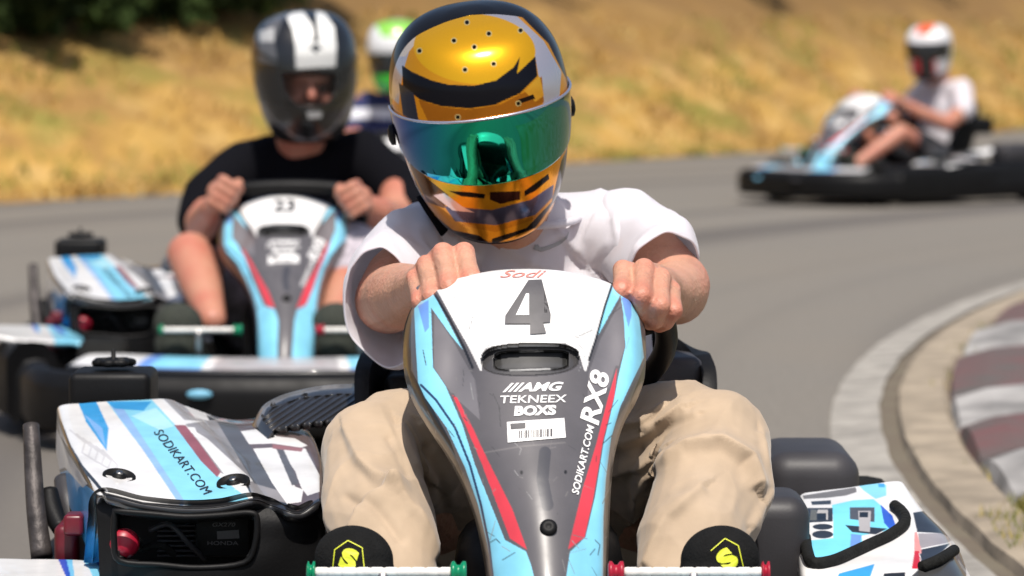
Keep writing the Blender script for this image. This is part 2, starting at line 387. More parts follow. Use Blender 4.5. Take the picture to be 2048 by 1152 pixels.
    # photo-left engine pod --------------------------------------------------
    rows = [[(112, 900, .30), (114, 840, .27), (120, 812, .25), (170, 806, .25), (225, 802, .25), (280, 800, .25), (335, 798, .25), (372, 812, .27), (455, 838, .25), (530, 836, .25), (596, 844, .25), (610, 870, .27)],
            [(118, 935, .15), (122, 875, .12), (130, 850, .09), (190, 848, .08), (260, 842, .08), (330, 840, .08), (382, 838, .08), (420, 852, .10), (482, 858, .08), (550, 858, .08), (618, 868, .08), (632, 900, .1)],
            [(130, 990, .0), (136, 925, -.04), (147, 893, -.08), (225, 893, -.09), (300, 892, -.09), (375, 891, -.09), (436, 890, -.09), (470, 903, -.07), (512, 912, -.09), (575, 910, -.09), (636, 915, -.08), (645, 950, -.06)],
            [(155, 1050, -.14), (162, 975, -.2), (172, 940, -.25), (250, 950, -.26), (330, 952, -.26), (410, 952, -.26), (474, 948, -.26), (508, 955, -.24), (545, 960, -.26), (595, 962, -.26), (640, 962, -.25), (650, 1000, -.22)],
            [(182, 1120, -.28), (190, 1030, -.33), (198, 984, -.37), (285, 1000, -.39), (369, 1008, -.395), (440, 1005, -.395), (503, 992, -.39), (538, 1002, -.37), (566, 1012, -.39), (600, 1018, -.39), (640, 998, -.37), (648, 1040, -.34)],
            [(185, 1125, -.28), (194, 1036, -.345), (203, 992, -.385), (286, 1009, -.405), (369, 1018, -.41), (440, 1015, -.41), (505, 1002, -.405), (540, 1012, -.385), (568, 1022, -.405), (601, 1028, -.405), (642, 1006, -.385), (650, 1045, -.35)]]
    z4 = lambda p: zz(p, 2.44, 0, 680)
    items = [('p', WH, [(100, 700), (340, 700), (505, 995), (505, 1012), (198, 1012), (180, 960), (120, 870)]),
             ('p', LB, z4([(520, 300), (740, 290), (860, 420), (1060, 660), (1215, 775), (1215, 800), (900, 805)])),
             ('p', (.45, .8, .9), z4([(640, 370), (760, 330), (850, 420), (780, 440)])),
             ('p', (.28, .48, .82), z4([(540, 320), (600, 330), (910, 800), (880, 810), (700, 540)])),
             ('p', MB, z4([(380, 300), (470, 300), (530, 430), (520, 540), (420, 400)])), ('p', (.22, .46, .85), z4([(410, 360), (500, 430), (515, 520)])),
             ('p', MB, z4([(520, 300), (740, 300), (700, 345), (560, 335)])),
             ('p', (.28, .07, .08), z4([(850, 415), (905, 415), (1080, 640), (1060, 670), (980, 590)])),
             ('p', (.28, .26, .26), z4([(905, 410), (1100, 380), (1420, 800), (1230, 760), (1210, 690), (1080, 650)])),
             ('p', WH, z4([(915, 425), (950, 425), (960, 450), (1010, 480), (1240, 690), (1150, 690), (1090, 650), (960, 480)])),
             ('p', (.09, .085, .085), z4([(1060, 400), (1180, 400), (1270, 560), (1380, 740), (1240, 700)])),
             ('p', (.34, .32, .32), z4([(770, 260), (850, 260), (950, 380), (1050, 400), (900, 390)])),
             ('p', (.12, .085, .085), z4([(1140, 395), (1420, 390), (1600, 540), (1600, 760), (1480, 900), (1370, 740)])),
             ('p', WH, z4([(1175, 445), (1300, 430), (1350, 470), (1440, 480), (1500, 515), (1470, 525), (1330, 505), (1215, 508)])), ('p', WH, z4([(1360, 520), (1490, 530), (1560, 660), (1560, 740), (1500, 760), (1470, 720), (1440, 640)])),
             ('p', WH, z4([(1235, 530), (1345, 525), (1440, 715), (1480, 730), (1470, 790), (1400, 800), (1330, 700)])),
             ('p', (.10, .09, .09), z4([(1350, 535), (1385, 535), (1460, 700), (1425, 710)])), ('p', (.30, .12, .12), z4([(1330, 508), (1480, 528), (1470, 545), (1330, 530)])),
             ('l', BK, 3.4, z4([(260, 270), (285, 380), (340, 520), (400, 620), (470, 700), (510, 752), (700, 800), (900, 815), (1215, 790), (1300, 790), (1440, 850), (1560, 780)])),
             ('p', MB, [(100, 952), (135, 940), (190, 985), (200, 1135), (150, 1120)]), ('p', WH, [(100, 820), (114, 860), (135, 905), (175, 968), (165, 975), (130, 935), (100, 945)])]
    items.append(('p', BK, [(190, 986), (198, 990), (285, 1004), (369, 1012), (440, 1009), (503, 996), (538, 1006), (566, 1016), (600, 1022), (645, 1000), (670, 1000), (670, 1100), (190, 1100)]))
    for q in range(6):  # faint tyre-tread pattern printed on the white film
        x0 = 120+q*13; items.append(('l', (.62, .6, .6), 1.6, [(x0+20, 860+q*8), (x0+50, 885+q*9), (x0+44, 905+q*8), (x0+75, 925+q*7)]))
    items.insert(2, items.pop())
    pod = surf('side_pod', rows, 420, 260, BODY, K, BK, items, thick=.012)
    T = bvh(pod)
    decal('web_address_decal', 'SODIKART.COM', (366, 925), 166, 18, -51, T, BLACKD, pod, .0, .4)
    for px, py in ((238, 955), (467, 967)):
        p = onto(T, px, py, lift=-.001); nn_ = ((onto(T, px, py, lift=.01)-p).normalized()+Vector((0, -.25, 0))).normalized(); lathe('fastener', p, nn_, [(0, .0235), (.004, .0235), (.005, .020), (.001, .018), (.001, .010), (.006, .009), (.008, .003)], BLACKP, pod, 28)
        lathe('fastener_bolt', p+nn_*.007, nn_, [(0, .0055), (.003, .005), (.003, .002)], METAL, pod, 12)
    # engine bay frame (black fascia)
    rows = [[(190, 990, -.36), (285, 1006, -.38), (369, 1014, -.385), (450, 1010, -.385), (505, 998, -.38), (566, 1018, -.38), (600, 1024, -.38), (644, 1004, -.36)],
            [(193, 1030, -.37), (285, 1040, -.395), (369, 1045, -.40), (450, 1042, -.40), (515, 1040, -.395), (570, 1045, -.39), (605, 1050, -.385), (648, 1040, -.37)],
            [(196, 1075, -.37), (285, 1080, -.40), (369, 1085, -.405), (450, 1085, -.405), (515, 1080, -.40), (575, 1080, -.39), (612, 1085, -.38), (652, 1080, -.36)],
            [(198, 1125, -.37), (285, 1130, -.405), (369, 1135, -.41), (450, 1135, -.41), (515, 1130, -.405), (580, 1125, -.39), (620, 1125, -.38), (655, 1120, -.36)],
            [(200, 1200, -.37), (285, 1200, -.40), (369, 1200, -.41), (450, 1200, -.41), (515, 1200, -.40), (580, 1200, -.39), (625, 1200, -.38), (660, 1200, -.36)]]
    surf('engine_bay_frame', rows, 200, 90, BLACKP, K, hole=[(229, 1022), (370, 1034), (500, 1026), (514, 1040), (508, 1090), (488, 1126), (400, 1136), (240, 1122), (228, 1080)], thick=.015)
    hp = [(229, 1022), (300, 1028), (370, 1034), (440, 1031), (500, 1026), (514, 1040), (510, 1090), (488, 1126), (400, 1136), (320, 1130), (240, 1122), (228, 1080)]
    tube('engine_bay_rim', [V(a, b, -.408) for a, b in hp], .0045, BLACKP, K, closed=True, smooth_path=4)
    en = rbox('engine', V(370, 1105, -.20), (.26, .12, .17), BLACKP, K, .02)
    for k in range(7): rbox('cooling_fin', V(380, 1050+k*10, -.285), (.09, .02, .003), GREYP, en, .001, 1)
    lathe('recoil_knob', V(247, 1086, -.36), (.2, -1, .1), [(-.03, .008), (0, .012), (.004, .019), (.014, .021), (.022, .017), (.026, .006)], KRED, en, 24)
    lathe('knob_collar', V(268, 1085, -.33), (.3, -1, 0), [(0, .010), (.012, .010)], METAL, en, 16)
    plate = rbox('engine_plate', V(445, 1070, -.31), (.075, .006, .06), BLACKP, en, .002, 2)
    Tp = bvh(plate)
    decal('engine_lettering', 'GX270', (448, 1049), 46, 8, 0, Tp, GREYD, plate, .01, .2); polydecal('engine_sticker', [[(434, 1062), (478, 1059), (479, 1076), (435, 1078)]], Tp, GREYD, plate, lift=.003)
    decal('engine_lettering', 'HONDA', (446, 1086), 62, 8, 0, Tp, GREYD, plate, .01)
    tube('engine_cable', [V(300, 1060, -.30), V(340, 1050, -.33), V(380, 1090, -.33), V(410, 1120, -.3)], .004, GREYP, en)
    tube('engine_cable', [V(280, 1100, -.33), V(320, 1090, -.34), V(350, 1110, -.33)], .005, RUBBER, en)
    rbox('red_engine_cover', V(142, 1098, -.14), (.036, .12, .085), REDM, K, .012)
    rbox('red_bracket', V(150, 1047, -.2), (.028, .05, .03), REDM, K, .006)
    # fuel tank, cap -----------------------------------------------------
    tank = rbox('fuel_tank', V(228, 783, .36), (.127, .14, .070), BLACKP, K, .012)
    tank.data.transform(Matrix.Identity(4))
    cc = V(227, 732, .34)
    cap = tube('tank_cap', [cc+Vector((.026*math.cos(a)*(1+.16*math.cos(7*a)), .026*math.sin(a)*(1+.16*math.cos(7*a)), .006)) for a in np.linspace(0, 2*math.pi, 28, endpoint=False)], .006, BLACKP, tank, 8, closed=True, smooth_path=1)
    lathe('cap_spindle', cc, (0, 0, 1), [(0, .022), (.006, .024), (.009, .012), (.012, .004), (.026, .003)], BLACKP, tank, 16)
    # louvred cover behind the driver's right knee --------------------------------
    rows = [[(500, 860, .12), (510, 838, .12), (530, 808, .16), (570, 788, .2), (640, 772, .24), (710, 768, .26), (760, 776, .27), (790, 795, .27), (800, 830, .27)],
            [(505, 880, .08), (515, 850, .08), (535, 822, .10), (575, 802, .13), (640, 788, .16), (705, 784, .18), (750, 792, .19), (775, 808, .2), (785, 850, .2)],
            [(520, 930, .0), (530, 890, .0), (550, 860, .02), (590, 850, .03), (650, 842, .05), (700, 840, .06), (740, 845, .06), (770, 860, .08), (790, 900, .08)]]
    def lv(x, y):
        m = inpoly(x, y, [(525, 840), (545, 815), (600, 796), (680, 788), (735, 790), (755, 805), (750, 870), (560, 880)])
        return np.where(m, .004+.0035*np.sin((x*.55+y*.84)*.62), 0)
    surf('louvred_cover', rows, 300, 90, BODY, K, (.02, .019, .02), [('l', (.16, .15, .15), 5, [(512, 850), (530, 812), (575, 790), (640, 776), (700, 771)]), ('l', (.08, .08, .08), 2.5, [(715, 778), (752, 790), (776, 812)])], disp=lv, thick=.01)
    # seat ------------------------------------------------------------------------
    rows = []
    for z, w, f, bk in ((.50, .25, .10, .30), (.47, .257, .04, .30), (.38, .25, -.02, .29), (.28, .235, -.08, .27), (.18, .21, -.12, .24), (.09, .17, -.14, .2)):
        r = []
        for k in range(13):
            a = math.pi*(k/12); x = -w*math.cos(a); y = f+(bk-f)*math.sin(a)**.8
            r.append((x, y, z+(.12*math.sin(a)**3 if z > .4 else 0)))
        rows.append(r)
    G = np.einsum('ai,ijk,bj->abk', crm(6, 24), np.array(rows), crm(13, 60)); idx = np.arange(24*60).reshape(24, 60)
    q = np.stack([idx[:-1, :-1], idx[1:, :-1], idx[1:, 1:], idx[:-1, 1:]], -1).reshape(-1, 4)
    seat = mk('seat', G.reshape(-1, 3), q, BLACKP, K); solid(seat, .022, 0); bevel(seat, .006, 2)
    rbox('seat_bolster', V(1352, 770, .16), (.075, .2, .10), GREYP, seat, .018); rbox('seat_bolster', V(1398, 774, .2), (.04, .2, .10), BLACKP, seat, .018)
    rbox('seat_bolster', V(802, 795, .16), (.045, .2, .085), BLACKP, seat, .015)
    rbox('seat_cushion', (0, .05, .09), (.3, .3, .05), BLACKP, seat, .02)
    # photo-right covers ----------------------------------------------------------------
    rbox('rear_side_cover', V(1612, 968, .30), (.148, .26, .125), GREYP, K, .04, 6)
    rbox('battery_box', V(1546, 1085, -.22), (.095, .16, .145), GREYP, K, .03, 5)
    rows = [[(1594, 1020, .02), (1602, 990, .02), (1640, 982, .02), (1690, 976, .02), (1745, 968, .02), (1800, 963, .02), (1814, 985, .03)],
            [(1592, 1060, -.1), (1600, 1030, -.1), (1645, 1022, -.11), (1700, 1018, -.11), (1770, 1013, -.11), (1832, 1012, -.1), (1862, 1040, -.07)],
            [(1594, 1100, -.2), (1602, 1075, -.21), (1650, 1068, -.22), (1700, 1066, -.22), (1780, 1060, -.22), (1870, 1056, -.21), (1912, 1090, -.17)],
            [(1596, 1140, -.3), (1604, 1112, -.31), (1650, 1110, -.32), (1700, 1110, -.32), (1780, 1106, -.32), (1885, 1098, -.31), (1932, 1135, -.27)],
            [(1600, 1200, -.4), (1608, 1155, -.41), (1650, 1152, -.42), (1700, 1152, -.42), (1790, 1150, -.42), (1900, 1146, -.41), (1950, 1180, -.37)],
            [(1620, 1330, -.5), (1628, 1250, -.5), (1660, 1240, -.52), (1710, 1240, -.52), (1800, 1240, -.52), (1910, 1235, -.5), (1962, 1290, -.46)]]
    z8 = lambda p: zz(p, 4.235, 1480, 880)
    items = [('p', LB, z8([(1000, 380), (1170, 365), (1240, 380), (1240, 470), (1150, 500), (1050, 430)])), ('p', MB, z8([(1170, 368), (1225, 368), (1225, 400), (1175, 400)])),
             ('p', (.16, .14, .12), z8([(530, 470), (850, 420), (980, 400), (990, 440), (900, 470), (740, 490), (540, 500)])),
             ('p', (.2, .72, .93), z8([(780, 550), (960, 510), (1130, 500), (1200, 560), (1260, 700), (1290, 770), (1150, 860), (1030, 900), (930, 960), (800, 1000), (640, 1022), (600, 980), (600, 850), (790, 830), (790, 690)])),
             ('p', WH, z8([(530, 510), (780, 505), (560, 640)])), ('p', WH, z8([(1030, 810), (1230, 770), (1290, 775), (1040, 890)])),
             ('p', PB, z8([(940, 795), (1030, 805), (1015, 900), (930, 955)])), ('p', DB, z8([(1190, 545), (1290, 640), (1325, 740), (1280, 770), (1220, 700)])),
             ('p', BK, z8([(570, 575), (785, 575), (785, 690), (570, 700)])), ('p', (.12, .12, .1), z8([(600, 590), (650, 590), (650, 680), (590, 680)])),
             ('p', (.5, .48, .46), z8([(650, 620), (660, 590), (745, 590), (745, 675), (730, 675), (730, 620)])), ('p', (0, 0, 0), z8([(655, 620), (728, 620), (728, 672), (655, 672)])),
             ('p', BK, z8([(600, 520), (770, 510), (770, 545), (610, 550)])), ('e', BK, *z8([(700, 735)])[0], 20, 6, 0), ('e', BK, *z8([(700, 800)])[0], 21, 8, 0),
             ('p', (.07, .07, .08), z8([(930, 570), (1140, 570), (1140, 695), (1100, 690), (930, 670)])), ('p', (.2, .72, .93), z8([(930, 680), (1000, 690), (1000, 720), (930, 720)])),
             ('p', BK, z8([(890, 720), (1250, 750), (1150, 800), (950, 780)])), ('p', (.45, .43, .43), z8([(1000, 600), (1110, 600), (1100, 780), (1010, 770)])), ('p', (0, 0, 0), z8([(1012, 610), (1085, 610), (1085, 655), (1012, 655)])),
             ('p', BK, z8([(1465, 615), (1560, 600), (1850, 830), (1800, 850), (1700, 790), (1500, 780)])), ('p', (.33, .3, .31), z8([(1510, 790), (1700, 790), (1810, 840), (1760, 870), (1520, 920)])),
             ('p', BK, z8([(1520, 930), (1780, 875), (1720, 940), (1540, 1060)])), ('p', (.05, .05, .05), z8([(1530, 1080), (1720, 960), (1860, 860), (1900, 900), (1920, 1200), (1400, 1200)])),
             ('p', (.8, .3, .28), z8([(1478, 780), (1500, 780), (1540, 960), (1475, 960)])), ('p', (.6, .0, .01), z8([(1480, 940), (1515, 940), (1535, 1090), (1455, 1090)])),
             ('p', MB, z8([(840, 1130), (1140, 1050), (1100, 1170), (820, 1170)])), ('p', BK, z8([(1220, 1130), (1400, 1120), (1400, 1200), (1200, 1200)]))]
    rp = surf('side_pod', rows, 340, 300, BODY, K, WH, items, thick=.01)
    T = bvh(rp)
    def on(p, lift=.006): return onto(T, *zz([p], 4.235, 1480, 880)[0], lift=lift)
    sp = [on(p) for p in ((560, 860), (575, 980), (620, 1075), (780, 1060), (950, 990), (1100, 920), (1250, 850), (1370, 770), (1400, 700), (1370, 640), (1310, 590))]
    tube('rubber_strap', [p for p in sp if p], .0085, RUBBER, rp)
    sp = [on(p) for p in ((1540, 1110), (1680, 1050), (1790, 960), (1860, 880), (1840, 820), (1700, 720), (1580, 620))]
    tube('rubber_strap', [p for p in sp if p], .008, RUBBER, rp)
    # outer deck and bumpers ---------------------------------------------------------------
    rows = [[(-60, 1135, -.22), (-20, 1118, -.22), (60, 1118, -.22), (140, 1119, -.24), (200, 1124, -.26), (255, 1136, -.3), (290, 1156, -.33)],
            [(-62, 1170, -.36), (-22, 1150, -.36), (60, 1152, -.36), (140, 1156, -.38), (210, 1164, -.4), (270, 1172, -.43), (310, 1190, -.45)],
            [(-64, 1230, -.56), (-24, 1190, -.56), (60, 1200, -.56), (140, 1206, -.57), (220, 1210, -.58), (290, 1215, -.6), (330, 1240, -.6)]]
    surf('side_deck', rows, 160, 60, BODY, K, WH, [('p', LB, [(150, 1100), (330, 1100), (330, 1230), (215, 1230), (180, 1140)]), ('p', DB, [(108, 1100), (128, 1100), (150, 1160), (135, 1160)]), ('p', (.2, .6, .9), [(128, 1100), (142, 1100), (150, 1160), (143, 1160)]), ('p', DB, [(172, 1100), (205, 1120), (250, 1165), (225, 1165)])], thick=.012)
    g = tube('exhaust_guard', [V(62, 850, -.02), V(66, 930, -.05), V(72, 1020, -.09), V(84, 1115, -.12)], [.012, .013, .014, .016], GUARD, K)
    tube('side_bar', [V(98, 982, -.05), V(104, 1020, -.07), V(122, 1060, -.1)], [.013, .016, .012], BLACKP, K)
    tube('side_bar', [V(128, 960, .0), V(134, 1000, -.03), V(142, 1040, -.05)], [.015, .016, .012], GREYP, K)
    def sweep(name, path, hw, z0, z1, m=BLACKP):
        """bumper of rounded rectangular section along a plan path"""
        sec = [(-hw, z0+.02), (-hw*.8, z0), (hw*.8, z0), (hw, z0+.02), (hw, z1-.035), (hw*.55, z1-.004), (0, z1), (-hw*.55, z1-.004), (-hw, z1-.035)]
        A = crm(len(path), (len(path)-1)*6+1)@np.array(path, float); vs, fs = [], []; n = len(sec)
        for i in range(len(A)):
            t = A[min(i+1, len(A)-1)]-A[max(i-1, 0)]; t = t/np.hypot(*t); nx, ny = t[1], -t[0]
            for a, z in sec: vs.append((A[i, 0]+nx*a, A[i, 1]+ny*a, z))
        for i in range(len(A)-1):
            for k in range(n): fs.append((i*n+k, i*n+(k+1) % n, (i+1)*n+(k+1) % n, (i+1)*n+k))
        fs.append(tuple(range(n))); fs.append(tuple((len(A)-1)*n+k for k in range(n))[::-1])
        o = mk(name, vs, fs, m, K); return bevel(o, .008, 2)
    for s in (-1, 1):
        w_ = 0 if s < 0 else -.115
        sweep('side_bumper', [(-.66, .42), (-.69, .25), (-.70, .0), (-.70, -.25), (-.68, -.5), (-.62, -.66)] if s < 0 else [(.46, .64), (.50, .42), (.53, .25), (.545, .0), (.555, -.25), (.56, -.5), (.56, -.66), (.54, -.86)], .055, .045 if s < 0 else .03, .225 if s < 0 else .235)
        sweep('lower_side_pod', [(s*.56+w_*.6, .40), (s*.57+w_*.6, .1), (s*.56+w_*.6, -.3), (s*.52+w_*.6, -.55)], .10, .05, .19)
    sweep('front_bumper', [(-.60, -.74), (-.54, -.93), (-.40, -1.05), (-.2, -1.10), (0, -1.115), (.2, -1.10), (.40, -1.05), (.54, -.93), (.60, -.74)], .04, .05, .19)
    sweep('rear_bumper', [(-.66, .50), (-.60, .64), (-.3, .70), (0, .71), (.3, .70), (.50, .66), (.54, .56)], .05, .06, .21)
    # nose deck: white and blue panel along the top of the front bumper
    vs, fs, cs = [], [], []; nn = 120
    for i in range(nn):
        u = -1+2*i/(nn-1); x = .5*u; yf = -1.10+.14*abs(u)**2.4
        for k in range(16):
            w = k/15; vs.append((x*(1-.12*w), yf+.17*w, .196+.022*math.sin(w*math.pi*.6)))
            a = abs(u)
            c = (.45, .43, .44) if a < .30 else (WH if a < .36 else (LB if (a < .6 and k > 2) else (PB if a < .68 else WH)))
            if k < 2: c = BK
            cs.append(c)
    for i in range(nn-1):
        for k in range(15): fs.append((i*16+k, (i+1)*16+k, (i+1)*16+k+1, i*16+k+1))
    solid(mk('nose_panel', vs, fs, BODY, K, True, np.array(cs)), .008)
    for s, w in ((-1, .030), (1, .045)):
        bm = bmesh.new(); bmesh.ops.create_uvsphere(bm, u_segments=16, v_segments=10, radius=1, matrix=Matrix.Translation((s*.17, -1.158, .150)) @ Matrix.Diagonal((w, .010, .011, 1)))
        frombm('bumper_sticker', bm, mat('blue_sticker', (.16, .42, .58), .5) if s < 0 else GREYP, K)
    # floor, axle, pedals, wheels ---------------------------------------------------------------
    rbox('floor_tray', (0, -.42, .055), (.62, 1.05, .012), BLACKP, K, .004, 1)
    tube('rear_axle', [(-.5, .42, .14), (.5, .42, .14)], .015, METAL, K, smooth_path=1)
    for s in (-1, 1):
        tube('chassis_rail', [(s*.3, .5, .09), (s*.32, .0, .08), (s*.33, -.5, .08), (s*.2, -.95, .10)], .015, BLACKP, K)
        for y, r, w, x in ((-.76, .125, .12, .43), (.42, .14, .19, .47)):
            t = lathe('wheel', (s*x, y, r), (s, 0, 0), [(-w/2, r*.55), (-w/2, r*.85), (-w*.42, r*.97), (-w*.3, r), (w*.3, r), (w*.42, r*.97), (w/2, r*.85), (w/2, r*.55), (w*.3, r*.5)], RUBBER, K, 48)
            lathe('rim', (s*x, y, r), (s, 0, 0), [(-w*.4, r*.5), (-w*.4, r*.54), (w*.42, r*.54), (w*.44, r*.5), (w*.3, r*.42), (w*.3, r*.15), (w*.42, r*.13), (w*.42, .01)], METAL, t, 32)
    def bar(x0, x1, m, rings, e0, e1):
        p0 = V(x0, 1144, -.875); p1 = V(x1, 1144, -.875); n = 60; prof = []
        Ln = (p1-p0).length
        for i in range(n):
            h = Ln*i/(n-1); prof.append((h, .0062 if (i % 6) else .0052))
        b = lathe('pedal_roller', p0, p1-p0, prof, BARW, K, 20)
        for x in (e0, e1):
            c = V(x, 1144, -.875); w = .011 if x not in (917, 1232) else .02
            lathe('end_knob', c-Vector((w/2, 0, 0)), (1, 0, 0), [(0, .009), (.002, .0135), (w*.25, .0135), (w*.4, .009), (w*.6, .009), (w*.75, .0135), (w*.95, .0135), (w, .009)], m, b, 24)
        tube('pedal_arm', [p0*.5+p1*.5, p0*.5+p1*.5+Vector((0, .02, -.12)), p0*.5+p1*.5+Vector((0, .08, -.24))], .008, METAL, b)
    bar(630, 902, KGRN, 0, 622, 917); bar(1248, 1526, KRED, 0, 1531, 1232)
    return K

# ------------------------------------------------------------------ figures
def vox(name, prims, size, mat_, parent, it=6, fac=.5, dispf=None, B=B1):
    bm = bmesh.new()
    for p in prims:
        if p[0] == 'c':
            _, a, ra, b, rb = p; a = Vector(a); b = Vector(b); t = bmesh.new()
            for c, r in ((a, ra), (b, rb)): bmesh.ops.create_icosphere(t, subdivisions=3, radius=r, matrix=Matrix.Translation(c))
            bmesh.ops.convex_hull(t, input=t.verts); 
            for v in [v for v in t.verts if not v.link_faces]: t.verts.remove(v)
        else:
            _, c, r, R = p; t = bmesh.new()
            M = Matrix.Translation(Vector(c)) @ (R.to_4x4() if R else Matrix.Identity(4)) @ Matrix.Diagonal((*r, 1))
            bmesh.ops.create_icosphere(t, subdivisions=4, radius=1, matrix=M)
        me = bpy.data.meshes.new('q'); t.to_mesh(me); t.free(); bm.from_mesh(me); bpy.data.meshes.remove(me)
    me = bpy.data.meshes.new('q'); bm.to_mesh(me); bm.free()
    o = bpy.data.objects.new('q', me); COL.objects.link(o)
    m = o.modifiers.new('r', 'REMESH'); m.mode = 'VOXEL'; m.voxel_size = size; m.use_smooth_shade = True
    m = o.modifiers.new('s', 'SMOOTH'); m.iterations = it; m.factor = fac
    dg = bpy.context.evaluated_depsgraph_get(); me2 = bpy.data.meshes.new_from_object(o.evaluated_get(dg))
    bpy.data.objects.remove(o); bpy.data.meshes.remove(me); me2.name = name; me2.materials.clear()
    if dispf is not None:
        n = len(me2.vertices); co = np.empty(n*3); me2.vertices.foreach_get('co', co); co = co.reshape(-1, 3)
        no = np.empty(n*3); me2.vertex_normals.foreach_get('vector', no); no = no.reshape(-1, 3)
        px, py = proj(co+np.array(B)); co = co+no*dispf(px, py, co, no)[:, None]
        me2.vertices.foreach_set('co', co.ravel()); me2.update()
    return link(name, me2, mat_, parent)
def wob(co, s, amp, seed=0):
    return np.array([noise.noise(Vector((c[0]*s[0]+seed, c[1]*s[1], c[2]*s[2]))) for c in co])*amp
def ring(c, n, a, b, roll=0, N=48):
    n = Vector(n).normalized(); e1 = Vector((0, 0, 1)).cross(n); e1 = e1.normalized() if e1.length > .1 else Vector((1, 0, 0)); e2 = n.cross(e1)
    r = math.radians(roll); f1 = e1*math.cos(r)+e2*math.sin(r); f2 = -e1*math.sin(r)+e2*math.cos(r)
    return [list(Vector(c)+f1*a*math.cos(2*math.pi*k/N)+f2*b*math.sin(2*math.pi*k/N)) for k in range(N)]
def loft(name, rings, mat_, parent, m=40, thick=.003, wr=.006, seed=1, flare=True):
    A = np.array(rings); A = np.einsum('ai,ijk->ajk', crm(len(A), m), A); N = A.shape[1]
    A = np.concatenate([A, A[:, :1]], 1); c = A[:, :-1].mean(1, keepdims=True)
    for i in range(m):
        for k in range(N):
            p = A[i, k]; w = noise.noise(Vector((p[0]*14+seed, p[1]*14, p[2]*9)))*wr+noise.noise(Vector((p[0]*34+seed, p[1]*34, p[2]*22)))*wr*.4+max(0, 1-abs(noise.noise(Vector((p[0]*13+seed*3, p[1]*9, p[2]*15))))*2.4)**2.5*wr*.6
            d = A[i, k]-c[i, 0]; A[i, k] = p+d/np.linalg.norm(d)*w
    A[:, -1] = A[:, 0]
    vs = A[:, :-1].reshape(-1, 3); fs = [(i*N+k, i*N+(k+1) % N, (i+1)*N+(k+1) % N, (i+1)*N+k) for i in range(m-1) for k in range(N)]
    o = mk(name, vs, fs, mat_, parent); solid(o, thick, 0)
    s = o.modifiers.new('u', 'SUBSURF'); s.levels = 1; s.render_levels = 1
    return o
HP = [(.147, .0, .0, .0), (.142, .046, .050, .054), (.125, .095, .098, .104), (.088, .125, .131, .140), (.036, .137, .150, .158), (-.02, .136, .160, .163),
      (-.07, .128, .167, .156), (-.115, .118, .168, .136), (-.15, .104, .160, .108), (-.172, .092, .150, .088), (-.176, .080, .135, .076)]
def helmpt(t, ph, off=0):
    """t in [0,1] crown->rim, ph angle, 0 = front (-y)"""
    A = np.array(HP); n = len(A)
    f = t*(n-1); i = np.clip(f.astype(int), 0, n-2); r = f-i
    g = lambda q: A[np.clip(q, 0, n-1)]
    p0, p1, p2, p3 = g(i-1), g(i), g(i+1), g(i+2); r = r[..., None]
    v = .5*((2*p1)+(-p0+p2)*r+(2*p0-5*p1+4*p2-p3)*r*r+(-p0+3*p1-3*p2+p3)*r**3)
    z, w, fr, bk = v[..., 0], np.maximum(v[..., 1], 0)+off, np.maximum(v[..., 2], 0)+off, np.maximum(v[..., 3], 0)+off
    cs, sn = np.cos(ph), np.sin(ph); e = 2/2.25
    low = np.clip((-z-.05)/.1, 0, 1)
    x = w*np.sign(sn)*np.abs(sn)**(e*(1+.22*low*(cs > 0)))
    y = -np.where(cs > 0, fr, bk)*np.sign(cs)*np.abs(cs)**e
    return np.stack([x, y, z+off*(z > .1)*.6], -1)
def helmet(name, M, B, base, items, mat_, parent, hole=None, rest=None, nt_=220, np_=360, facing=True):
    t = np.linspace(0, 1, nt_)[:, None]+np.zeros((1, np_)); ph = np.linspace(-math.pi, math.pi, np_, endpoint=False)[None]+np.zeros((nt_, 1))
    P = helmpt(t, ph); Mn = np.array(M); P = P@Mn[:3, :3].T+Mn[:3, 3]
    px, py = proj(P+B); front = np.abs(ph) < (1.75 if nt_ < 300 else 1.5+.25*(t > .4))
    c = paint(px, py, base, items); c[~front] = rest if rest is not None else base
    keep = np.ones((nt_-1, np_), bool)
    if hole is not None:
        h = inpoly(px, py, hole) & front & (t > .2); keep = ~(h[:-1] & h[1:])
    idx = np.arange(nt_*np_).reshape(nt_, np_); j = np.roll(idx, -1, 1)
    q = np.stack([idx[:-1], idx[1:], j[1:], j[:-1]], -1)[keep]
    o = mk(name, P.reshape(-1, 3), q, mat_, parent, True, c.reshape(-1, 3))
    bpy.context.view_layer.update(); solid(o, .006, -1)
    rp = helmpt(np.full(72, 1.), np.linspace(-math.pi, math.pi, 72, endpoint=False), .001)@Mn[:3, :3].T+Mn[:3, 3]
    tube('helmet_edge_trim', rp, .005, BLACKP, o, 10, closed=True, smooth_path=1)
    return o
def visor(name, M, B, t0, t1, pw, mat_, parent, colf=None, off=.005, n=200, m=60):
    w = np.linspace(-1, 1, n)[None]+np.zeros((m, 1)); v = np.linspace(0, 1, m)[:, None]+np.zeros((1, n))
    a2 = np.abs(w)**2.2; ta = t0+.05*a2; tb = t1-.035*a2; t = ta+v*(tb-ta)
    P = helmpt(t, w*pw, off); Mn = np.array(M); P = P@Mn[:3, :3].T+Mn[:3, 3]
    px, py = proj(P+B); c = colf(px, py) if colf else np.zeros(px.shape+(3,))+.02
    idx = np.arange(n*m).reshape(m, n); q = np.stack([idx[:-1, :-1], idx[1:, :-1], idx[1:, 1:], idx[:-1, 1:]], -1).reshape(-1, 4)
    o = mk(name, P.reshape(-1, 3), q, mat_, parent, True, c.reshape(-1, 3)); solid(o, .002, 0); return o
